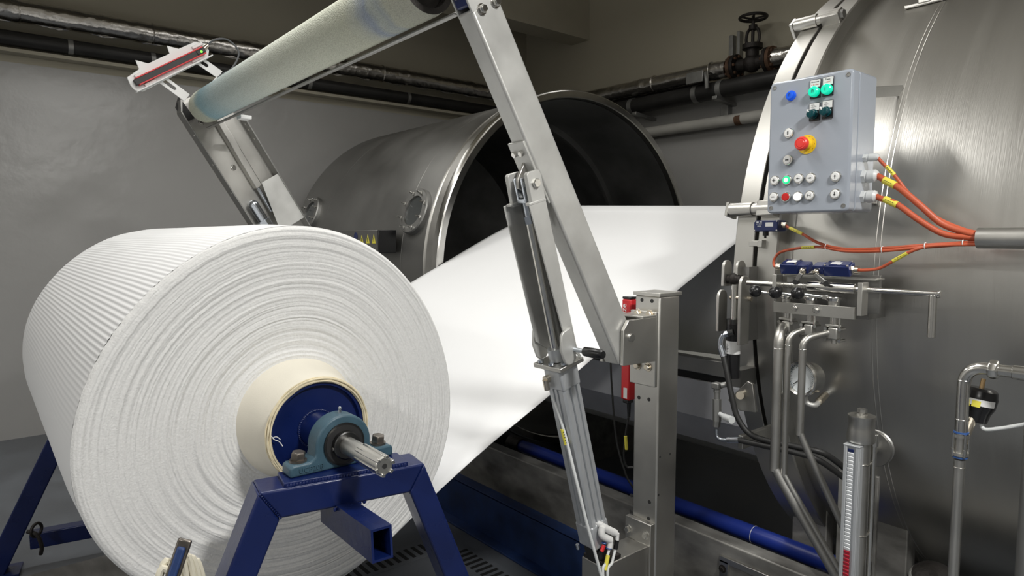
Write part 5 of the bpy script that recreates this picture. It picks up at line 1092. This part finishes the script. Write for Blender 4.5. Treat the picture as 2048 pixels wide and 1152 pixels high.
# three ball levers
bxs = [(1511, 583, 1.930), (1550, 585, 1.925), (1594, 587, 1.920)]
names = ['black ball-ended lever on the valve frame, nearest the clamp ring', 'black ball-ended lever on the valve frame, middle of the three', 'black ball-ended lever on the valve frame, nearest the drop handle']
bc_ = [(-1.1437, 1.9450, 1.4236), (-1.0698, 1.9350, 1.4242), (-0.9936, 1.9250, 1.4268)]
hub_ = [(-1.0692, 2.0050, 1.4093), (-0.9864, 1.9950, 1.4110), (-0.9116, 1.9850, 1.4140)]
VT = []
for k in range(3):
    t = T('ball_lever', names[k], 'lever', bc_[k], 'valve levers'); b = V(bc_[k]); h = V(hub_[k])
    MB().ball(b, 0.0195, 24, 14).build('ball_knob', 'black', t)
    d_ = (h - b).normalized()
    MB().cyl(b + d_ * 0.012, h - d_ * 0.02, 0.0052, n=14).build('lever_rod', 'steel_p', t)
    MB().lathe([(-0.004, 0.021), (0.006, 0.024), (0.010, 0.022), (0.011, 0.0)], h - Vector((0, 0, 0.004)), (0, 0, 1), 24).bar(h - d_ * 0.034, h - d_ * 0.012, 0.012, 0.012, (0, 0, 1)).build('lever_hub', 'steel_p', t, bevel=0.001)
    MB().cyl(h - Vector((0, 0, 0.006)), h - Vector((0, 0, 0.028)), 0.016, n=20).cyl(h - Vector((0, 0, .028)), h - Vector((0, 0, 0.085)), 0.009, n=14).build('stem', 'steel', t)
# ball valves under the plate
vb = [(-1.0617, 2.0000, 1.3173), (-0.9835, 1.9900, 1.3155), (-0.9040, 1.9800, 1.3145)]
vlab = ['small stainless ball valve under the valve frame feeding the thick left pipe', 'small stainless ball valve under the valve frame, middle of the three', 'small stainless ball valve under the valve frame, nearest the level gauge']
for k in range(3):
    c = V(vb[k]); t = T('ball_valve', vlab[k], 'valve', c, 'ball valves')
    MB().box((c.x - 0.014, c.y - 0.014, c.z - 0.022), (c.x + 0.014, c.y + 0.014, c.z + 0.014)).build('body', 'steel', t, bevel=0.004)
    MB().box((c.x - 0.024, c.y - 0.012, c.z + 0.016), (c.x + 0.022, c.y + 0.012, c.z + 0.023)).build('top_flange', 'steel', t, bevel=0.002)
    MB().cyl((c.x, c.y, c.z + .023), (c.x, c.y, c.z + 0.045), 0.0095, n=14).cyl((c.x + 0.018, c.y - .01, c.z + .01), (c.x + 0.018, c.y - .01, c.z + 0.045), 0.0035, n=10).build('neck', 'steel_p', t)
    for sx in (-1, 1):
        for z in (0.010, -0.024): MB().cyl((c.x + sx * 0.021, c.y - 0.016, c.z + z), (c.x + sx * 0.021, c.y + 0.016, c.z + z), 0.0052, n=10).build('flange_bolt', 'steel_p', t)
    MB().cyl((c.x, c.y, c.z - .022), (c.x, c.y, c.z - 0.034), 0.008, n=12).build('drain_stub', 'steel', t)
# drop pipes
def droppipe(label, r, pts, bend):
    t = T('drain_pipe', label, 'pipe', (pts[-1][0], pts[-1][1], pts[-1][2]))
    MB().pipe(pts, r, bend, 18).build('tube', 'steel', t)
    return t
v = [V(q) for q in vb]
YA = 1.955
def run(k, xt, zt, xb, zb, y, ext, bend, r, lab, stub):
    t = droppipe(lab, r, [v[k] + Vector((-0.012, stub, -0.002)), (xt, y, zt), (xb, y, zb)], bend)
    MB().cyl((xb, y, zb), (xb, y, zb - 0.004), r * 1.0, n=18).build('bend_cap', 'steel', t)
    e = Vector((xb, y, zb)) + V(ext)
    MB().tube([(xb, y, zb + 0.004), Vector((xb, y, zb)) + V(ext) * 0.06, e], r * 0.98, 16).build('slanted_tube', 'steel_d', t)
    MB().torus((xt, y, zt - bend * 1.02), (0, 0, 1), r * 1.0, 0.0012, 24, 6).build('weld_ring', 'steel_p', t)
    return t
pA0, pA1 = (-1.0509, 1.9300, 1.2899), (-1.0601, 1.9300, 0.8649)
run(0, pA0[0], pA0[2] + 0.008, pA0[0], pA1[2], 1.93, (0.42, 0.06, -0.62), 0.045, 0.0155, 'thick stainless drop pipe in front of the vessel ring, left of the three', -0.0)
pB0, pB1 = (-1.0225, 1.9350, 1.2835), (-1.0273, 1.9350, 0.8520)
run(1, pB0[0], pB0[2] + 0.012, pB0[0], pB1[2], 1.935, (0.42, 0.06, -0.62), 0.030, 0.0095, 'slim stainless drop pipe right beside the thick drop pipe', -0.0)
pC0, pC1 = (-0.9586, 1.9000, 1.2827), (-0.9705, 1.9000, 1.0067)
run(2, pC0[0], pC0[2] + 0.012, pC0[0], pC1[2], 1.90, (0.22, 0.06, -0.46), 0.030, 0.0105, 'slim stainless drop pipe crossing in front of the pressure gauge', -0.0)

# pressure gauge
pg = T('pressure_gauge', 'round pressure gauge with pale dial on the pressure vessel behind a drop pipe', 'gauge', (-1.05, 2.08, 1.13))
gc = V((-1.0319, 2.0500, 1.1426)); gdv = Vector((-0.18, -1, 0.04)).normalized()
MB().lathe([(-0.045, 0.050), (-0.012, 0.052), (0.0, 0.058), (0.010, 0.058), (0.014, 0.054), (0.010, 0.0475), (0.002, 0.0465)], gc, gdv, 48, c1=False).build('case', 'steel_p', pg)
MB().cyl(gc + gdv * 0.001, gc + gdv * 0.003, 0.0468, n=40).build('dial', 'gaugeface', pg)
ga, gb, _ = frame(gdv)
gx = Vector((1, 0, 0)) - gdv * gdv.x; gx.normalize(); gzv = gdv.cross(gx) * -1
if gzv.z < 0: gzv = -gzv
mb = MB()
for k in range(33):
    a = math.radians(225 - 270 * k / 32); e = gx * math.cos(a) + gzv * math.sin(a); L_ = 0.006 if k % 4 == 0 else 0.003
    mb.obox(gc + gdv * 0.0035 + e * (0.0415 - L_ / 2), (0.0009, L_, 0.0006), (gdv.cross(e), e, gdv))
mb.build('dial_ticks', 'ink', pg, smooth=False)
mb = MB()
for k in range(12):
    a = math.radians(225 - 130 * k / 12); e = gx * math.cos(a) + gzv * math.sin(a); mb.obox(gc + gdv * 0.0033 + e * 0.0445, (0.0062, 0.0022, 0.0004), (gdv.cross(e), e, gdv))
mb.build('green_zone', 'teal', pg, smooth=False)
a = math.radians(218); e = gx * math.cos(a) + gzv * math.sin(a)
MB().bar(gc + gdv * 0.005 - e * 0.014, gc + gdv * 0.005 + e * 0.036, 0.0022, 0.001, gdv.cross(e)).cyl(gc + gdv * 0.0035, gc + gdv * 0.007, 0.0045, n=16).build('needle', 'ink', pg)
MB().pipe([gc - gdv * 0.02 - gzv * 0.05, gc - gdv * 0.02 - gzv * 0.082, (-1.0026, 2.0800, 1.0534), (-1.0274, 2.2200, 1.0701)], 0.0085, 0.02).build('siphon', 'steel_m', pg)
MB().cyl((-1.0061, 2.1100, 1.0610), (-1.0122, 2.1700, 1.0738), 0.0125, n=8).build('union_nut', 'nickel', pg)

# ------------------------------------------------------------------ black hydraulic cylinder with side plates at the ring
hy = T('hydraulic_cylinder', 'black hydraulic cylinder with chrome rod standing against the vessel clamp ring', 'cylinder', (-1.29, 2.03, 1.1))
hxc, hyc = (-1.2764, 2.0300, 1.3445)[0], 2.03
def hz_(py): return (-1.2764, 2.0300, 1.3445)[2] + (620 - py) * (1 / 668.0)
MB().cyl((hxc + 0.005, hyc, hz_(560)), (hxc + 0.005, hyc, hz_(642)), 0.0115, n=20).build('rod', 'steel_p', hy)
MB().lathe([(0, 0.024), (0.20, 0.024)], (hxc + 0.004, hyc, hz_(778)), (0, 0, 1), 28).build('barrel', 'black', hy)
MB().cyl((hxc + 0.004, hyc, hz_(641)), (hxc + 0.004, hyc, hz_(652)), 0.0245, n=28).build('gland_ring', 'bearing', hy)
MB().lathe([(0, 0.0246), (0.045, 0.0246)], (hxc + 0.004, hyc, hz_(721)), (0, 0, 1), 28).build('rating_label', 'paper', hy)
mb = MB()
for k in range(6): mb.box((hxc - 0.010, hyc - 0.0249, hz_(698) - k * 0.005), (hxc - 0.002 + 0.004 * (k % 2), hyc - 0.0240, hz_(698) - k * 0.005 + 0.0012))
mb.build('label_print', 'ink', hy, smooth=False)
MB().cyl((hxc - 0.02, hyc, hz_(549)), (hxc + 0.03, hyc, hz_(549)), 0.016, n=20).ball((hxc + 0.004, hyc, hz_(548)), 0.022).build('rod_eye', 'iron', hy)
def sidep(x, zt, zb, w_, label='side_plate', yoff=0.0):
    pts = []
    for k in range(13): a = PI * k / 12; pts.append((x, hyc + yoff - 0.002 + w_ * math.cos(a), zt - w_ + w_ * math.sin(a)))
    pts += [(x, hyc + yoff - 0.002 - w_, zb), (x, hyc + yoff - 0.002 + w_, zb)]
    return MB().prism(pts, (0.011, 0, 0)).build(label, 'steel', hy, bevel=0.002)
sidep((-1.3093, 2.0300, 1.5341)[0], hz_(505), hz_(565), 0.024); sidep((-1.2685, 2.0300, 1.5350)[0], hz_(505), hz_(560), 0.026, yoff=0.02)
sidep((-1.3256, 2.0300, 1.4109)[0], hz_(574), hz_(672), 0.026); sidep((-1.2279, 1.9900, 1.4528)[0], hz_(538), hz_(694), 0.028, yoff=-0.02)
MB().cyl(((-1.2862, 2.0000, 1.4063)[0], hyc, hz_(591)), ((-1.2068, 2.0000, 1.4116)[0], hyc - 0.0, hz_(591)), 0.008, n=16).build('plate_pin', 'nickel', hy)
MB().prism([(-1.2823, 2.0200, 1.0281), (-1.2077, 2.0200, 1.1084), (-1.1889, 2.0200, 1.1013), (-1.1730, 2.0200, 1.0066), (-1.2328, 2.0200, 0.9992)], (0, 0.012, 0)).build('foot_plate', 'steel', hy, bevel=0.002)
MB().cyl((-1.2375, 2.0250, 1.0518), (-1.2222, 2.0000, 1.0586), 0.0135, n=20).build('foot_pin', 'nickel', hy)
MB().box((hxc - 0.01, hyc + 0.01, hz_(800)), (hxc + 0.03, 2.14, hz_(760))).build('foot_mount', 'steel_d', hy)
MB().box((hxc + 0.012, hyc + 0.02, hz_(690)), (hxc + 0.045, 2.12, hz_(520))).build('mount_web', 'steel_d', hy)
# hose elbow and hoses
MB().cyl((-1.2534, 2.0000, 1.2731), (-1.2854, 1.9900, 1.2634), 0.0105, n=10).build('port_fitting', 'bearing', hy)
hh = T('hydraulic_hose', 'black hydraulic hose with silver crimped elbow curving down past the black cylinder', 'hose', (-1.3, 1.98, 0.9))
MB().tube([(-1.2699, 1.9900, 1.2652), (-1.2859, 1.9850, 1.2569), (-1.2932, 1.9850, 1.2386), (-1.2926, 1.9850, 1.2160)], 0.0075, 14, res=5).cyl((-1.2661, 1.9900, 1.2674), (-1.2795, 1.9900, 1.2624), 0.0115, n=6).build('elbow', 'zinc', hh)
MB().cyl((-1.2927, 1.9850, 1.2195), (-1.2799, 1.9850, 1.1864), 0.0110, n=16).build('crimp_sleeve', 'zinc', hh)
MB().tube([(-1.2800, 1.9850, 1.1881), (-1.2616, 1.9800, 1.1342), (-1.2389, 1.9750, 1.0610), (-1.2140, 1.9750, 0.9885), (-1.1721, 1.9850, 0.9395), (-1.1085, 2.0000, 0.9265), (-1.0170, 2.0200, 0.9253), (-0.9508, 2.0500, 0.9149), (-0.9153, 2.1500, 0.8420)], 0.0098, 14, res=7).build('hose_body', 'blackm', hh)
h2_ = T('hydraulic_hose', 'lower black hydraulic hose ending in a silver bend below the throttle valve', 'hose', (-1.3, 1.98, 0.85))
MB().tube([(-1.2905, 1.9700, 0.9321), (-1.2879, 1.9700, 0.9079), (-1.2718, 1.9700, 0.8994), (-1.2427, 1.9700, 0.9048)], 0.0062, 14, res=5).build('bend', 'zinc', h2_)
MB().cyl((-1.2465, 1.9700, 0.9038), (-1.2061, 1.9750, 0.9127), 0.0105, n=16).build('crimp_sleeve', 'zinc', h2_)
MB().tube([(-1.2079, 1.9750, 0.9122), (-1.1200, 1.9900, 0.9105), (-1.0278, 2.0100, 0.9083), (-0.9610, 2.0400, 0.8918), (-0.9140, 2.1500, 0.8094)], 0.0095, 14, res=7).build('hose_body', 'blackm', h2_)
MB().box(((-1.2170, 2.0000, 0.8876)[0], 1.985, (-1.2168, 2.0000, 0.8789)[2]), ((-1.1983, 2.0000, 0.8923)[0], 2.19, (-1.2182, 2.0000, 0.9257)[2])).build('hose_clip', 'steel', h2_, bevel=0.002)
tv = T('throttle_valve', 'small zinc throttle valve with adjusting knob beside the black hydraulic cylinder', 'valve', (-1.36, 1.97, 0.95))
MB().cyl((-1.2908, 1.9700, 0.9409), (-1.2893, 1.9700, 0.9607), 0.0125, n=6).cyl((-1.2893, 1.9700, 0.9607), (-1.2915, 1.9700, 1.0378), 0.0145, n=6).cyl((-1.2915, 1.9700, 1.0378), (-1.2922, 1.9700, 1.0623), 0.010, n=14).cyl((-1.2922, 1.9700, 1.0623), (-1.2926, 1.9700, 1.0762), 0.012, n=6).build('body', 'galv', tv)
MB().box(((-1.3064, 1.9700, 1.0737)[0], 1.955, (-1.2945, 1.9700, 1.0741)[2]), ((-1.2788, 1.9700, 1.0787)[0], 1.985, (-1.2951, 1.9700, 1.0951)[2])).cyl((-1.2810, 1.9700, 1.0870), (-1.2591, 1.9900, 1.0933), 0.0095, n=14).build('elbow', 'galv', tv, bevel=0.003)
MB().cyl((-1.2750, 1.9650, 0.9893), (-1.2437, 1.9500, 0.9864), 0.008, n=12).cyl((-1.2489, 1.9520, 0.9867), (-1.2095, 1.9350, 0.9880), 0.0115, 0.0125, n=20).build('adjusting_knob', 'greyp', tv)

# ------------------------------------------------------------------ magnetic level gauge
YL = 1.86
lv = T('level_gauge', 'tall magnetic level gauge with white flaps and red ones at the bottom', 'level gauge', (-0.80, YL, 0.0))
lt, lbm = (-0.7705, 1.8600, 1.0137), (-0.7564, 1.8600, 0.6599)
lx = lt[0] + 0.004
zt_ = (-0.7737, 1.8600, 1.0298)[2]; ztop = (-0.7740, 1.8600, 1.1026)[2]
MB().cyl((lx, YL, 0.05), (lx, YL, zt_ + 0.012), 0.0245, n=28).build('chamber', 'steel', lv)
MB().lathe([(0, 0.0345), (0.010, 0.0370), (0.035, 0.0330), (0.060, 0.0330), (0.066, 0.0350), (0.072, 0.0350), (0.0725, 0.0)], (lx, YL, zt_ + 0.010), (0, 0, 1), 36).build('head_flange', 'steel', lv)
MB().cyl((lx, YL, zt_ + 0.082), (lx, YL, zt_ + 0.088), 0.014, n=20).cyl((lx, YL, zt_ + .086), (lx, YL, zt_ + .092), 0.0085, n=12).cyl((lx, YL, zt_ + .091), (lx, YL, zt_ + .100), 0.0125, n=6).build('vent_plug', 'steel', lv)
gxc = (-0.7717, 1.8200, 0.9801)[0]; gy0 = 1.822
MB().box((gxc - 0.021, gy0, 0.06), (gxc + 0.021, gy0 + 0.020, zt_ + 0.004)).build('gauge_rail', 'alu', lv, bevel=0.001)
for sx in (-0.0205, 0.0115): MB().box((gxc + sx, gy0 - 0.006, 0.06), (gxc + sx + 0.009, gy0 + 0.001, zt_ + 0.004)).build('rail_lip', 'alu', lv, bevel=0.001)
MB().box((gxc - 0.022, gy0 - 0.007, zt_ + 0.002), (gxc + 0.022, gy0 + 0.02, zt_ + 0.006)).build('rail_cap', 'alu', lv, bevel=0.001)
zred = (-0.7661, 1.8200, 0.7376)[2]; k = 0; zz = zt_ - 0.010
while zz > 0.08:
    m_ = 'lv_white' if zz > zred else 'lv_red'
    if k == 0: m_ = 'navy'
    MB().obox((gxc - 0.003, gy0 - 0.002, zz), (0.0150, 0.0035, 0.0088), (Vector((1, 0, 0)), Vector((0, 1, 0.25)).normalized(), Vector((0, -0.25, 1)).normalized())).build('flap', m_, lv, bevel=0.0008)
    zz -= 0.0106; k += 1
rx_ = (-0.7419, 1.8800, 0.9749)[0]; 
MB().cyl((rx_, 1.885, 0.05), (rx_, 1.885, (-0.7417, 1.8800, 1.0337)[2]), 0.0072, n=16).build('switch_rod', 'steel_p', lv)
MB().cyl((rx_, 1.885, (-0.7414, 1.8800, 1.0268)[2]), (rx_, 1.885, (-0.7428, 1.8800, 1.0613)[2]), 0.011, n=16).box((lx, 1.87, (-0.7418, 1.8800, 1.0378)[2]), (rx_, 1.90, (-0.7421, 1.8800, 1.0448)[2])).build('rod_cap', 'steel_p', lv, bevel=0.001)
for py in (917, 1030): 
    pass
for z in (zt_ - 0.050, zt_ - 0.25, zt_ - 0.45): MB().torus((lx, YL, z), (0, 0, 1), 0.025, 0.0022, 28, 6).box((lx, 1.876, z - .004), (rx_, 1.884, z + .004)).build('hose_clip', 'steel_p', lv)
fc_ = V((-0.7701, 1.9800, 1.0005))
MB().lathe([(0, 0.020), (0.0, 0.050), (0.006, 0.052), (0.012, 0.050), (0.016, 0.044), (0.022, 0.050), (0.028, 0.048), (0.028, 0.018), (0.06, 0.018)], (fc_.x - 0.0, 1.945, fc_.z), (0.05, 1, 0), 40).build('tank_flange', 'steel_d', lv)
MB().cyl((lx, YL, fc_.z), (fc_.x, 1.95, fc_.z), 0.016, n=18).build('neck', 'steel', lv)
MB().box((lx - 0.05, YL - 0.03, 0.0), (lx + 0.05, YL + 0.04, 0.05)).build('foot', 'steel_d', lv)
# grey cabinet post behind the gauge
cbn = T('vessel_bracket', 'grey upright steel sheet bracket behind the level gauge', 'bracket', (-0.85, 2.2, 0))
p0_ = V((-0.8486, 2.2000, 0.8330)); p1_ = V((-0.9528, 2.2000, 0.8283))
MB().box((p1_.x - 0.02, 2.20, 0.0), (p0_.x, 2.215, p0_.z)).build('sheet', 'rail', cbn, bevel=0.002)

# ------------------------------------------------------------------ standpipe with angle-seat valve at the right edge
sp = T('steam_pipe', 'stainless pipe rising at the right edge and bending to the right with a ribbed union', 'pipe', (-0.55, 1.90, 0))
sx_, sz_ = (-0.5442, 1.9000, 1.1912)[0], (-0.4917, 1.9000, 1.2780)[2]
MB().pipe([(sx_, 1.90, (-0.5470, 1.9000, 1.1115)[2]), (sx_, 1.90, sz_), (0.9, 1.90, sz_)], 0.0145, 0.048, 22, 10).build('upper_tube', 'steel_p', sp)
MB().cyl((sx_, 1.90, (-0.5480, 1.9000, 1.0391)[2]), (sx_, 1.90, 0.0), 0.0125, n=20).build('lower_tube', 'steel', sp)
ux = (-0.4836, 1.9000, 1.2781)[0]
mb = MB().lathe([(0, 0.019), (0.003, 0.0235), (0.012, 0.024), (0.020, 0.0215), (0.022, 0.017)], (ux - 0.011, 1.90, sz_), (1, 0, 0), 8)
mb.build('union_nut', 'steel_p', sp, bevel=0.002)
MB().cyl(((-0.4460, 1.9000, 1.2804)[0], 1.90, sz_), ((-0.4460, 1.9000, 1.2804)[0] + .6, 1.90, sz_), 0.0170, n=22).build('sleeve', 'steel_p', sp, bevel=0.002)
MB().torus((sx_, 1.90, (-0.5465, 1.9000, 1.2415)[2]), (0, 0, 1), 0.0142, 0.0014, 24, 6).torus((sx_, 1.90, (-0.5473, 1.9000, 1.1421)[2]), (0, 0, 1), 0.0142, 0.0014, 24, 6).torus((sx_, 1.90, (-0.5482, 1.9000, 1.0197)[2]), (0, 0, 1), 0.0128, 0.0014, 24, 6).build('weld_ring', 'steel_p', sp)
# flanged clamp valve body between two blue gaskets
zt, zb = (-0.5481, 1.9000, 1.1112)[2], (-0.5483, 1.9000, 1.0442)[2]
av = T('angle_valve', 'black-headed angle-seat valve with blue gaskets on the rising stainless pipe', 'valve', (sx_, 1.90, zb))
MB().cyl((sx_, 1.90, zb), (sx_, 1.90, zt), 0.0135, n=20).build('body', 'steel', av)
for z in (zt - 0.002, zb + 0.002): MB().cyl((sx_, 1.90, z - 0.0020), (sx_, 1.90, z + 0.0020), 0.0168, n=24).build('gasket', 'bluering', av)
for z in (zt - 0.010, zb + 0.010): MB().lathe([(-.004, 0.014), (-.004, 0.0185), (.004, 0.0185), (.004, 0.014)], (sx_, 1.90, z), (0, 0, 1), 24).build('flange', 'steel', av)
for k in range(4):
    a = PI / 4 + k * PI / 2
    MB().cyl((sx_ + 0.0185 * math.cos(a), 1.90 + 0.0185 * math.sin(a), zb + 0.004), (sx_ + 0.0185 * math.cos(a), 1.90 + 0.0185 * math.sin(a), zt - 0.004), 0.0030, n=8).cyl((sx_ + 0.0185 * math.cos(a), 1.90 + 0.0185 * math.sin(a), zb + 0.012), (sx_ + 0.0185 * math.cos(a), 1.90 + 0.0185 * math.sin(a), zb + 0.024), 0.0048, n=8).build('tie_bolt', 'steel_p', av)
ah = V((-0.5283, 1.9600, 1.1744)); ad = Vector((0.30, 0.42, 0.86)).normalized(); ab = Vector((sx_, 1.90, (zt + zb) / 2))
ad = (ah - ab).normalized()
MB().cyl(ab, ab + (ah - ab) * 0.72, 0.0125, n=18).build('angle_neck', 'nickel', av)
MB().lathe([(-0.046, 0.016), (-0.044, 0.027), (-0.022, 0.031), (-0.006, 0.038), (0.018, 0.040), (0.024, 0.0385), (0.036, 0.037), (0.042, 0.030), (0.043, 0.0)], ah, Vector((0.10, 0.12, 0.96)), 36).build('actuator_head', 'black', av, angle=30)
hd = Vector((0.10, 0.12, 0.96)).normalized(); hs, ht, _ = frame(hd)
MB().cyl(ah + hd * 0.042, ah + hd * 0.066, 0.0055, n=12).build('position_pin', 'brass', av)
def patch(t0, t1, an0, an1, r, m_, nm):
    mb = MB(); vs = []; n = 8
    fx = Vector((0.45, -0.89, 0)); fx = (fx - hd * fx.dot(hd)).normalized(); fy = hd.cross(fx)
    for t_ in (t0, t1):
        for k in range(n + 1): a = an0 + (an1 - an0) * k / n; vs.append(ah + hd * t_ + (fx * math.cos(a) + fy * math.sin(a)) * r)
    mb.add(vs, [(k, k + 1, n + 2 + k, n + 1 + k) for k in range(n)]); return mb.build(nm, m_, av)
patch(0.000, 0.016, -0.95, 0.75, 0.0405, 'paper', 'white_sticker'); patch(-0.004, 0.012, -0.55, -0.10, 0.0411, 'yellow', 'yellow_sticker')
MB().tube([ah - hd * 0.04 + Vector((0.012, 0, 0)), (-0.5099, 1.9500, 1.1157), (-0.4789, 1.9500, 1.1241), (-0.4471, 1.9500, 1.1377), (-0.4182, 1.9500, 1.1516), (-0.3811, 1.9500, 1.1719)], 0.0048, 10, res=6).build('air_hose', 'tube', av)
rp = T('riser_pipe', 'thick grey pipe standing at the very right edge in front of the vessel', 'pipe', (-0.35, 1.8, 0))
rq = (-0.3873, 1.8000, 1.0097)
MB().cyl((rq[0] + 0.012, 1.80, 0), (rq[0] + 0.012, 1.80, (-0.4008, 1.8000, 1.2465)[2]), 0.021, n=24).build('tube', 'steel_d', rp)
# domed fitting low at the bottom right
df = T('pump_dome', 'dull rounded steel housing at the floor behind the rising pipe', 'housing', (-0.6, 2.0, 0.5))
dq = V((-0.6170, 2.0000, 0.6417))
MB().ball(dq, 0.065, 28, 18).cyl(dq - Vector((0, 0, dq.z)), dq, 0.055, n=24).build('housing', 'iron', df)
MB().torus(dq + Vector((0, -0.02, 0.03)), (0, -.4, 1), 0.05, 0.006, 28, 8).build('rim', 'steel_d', df)
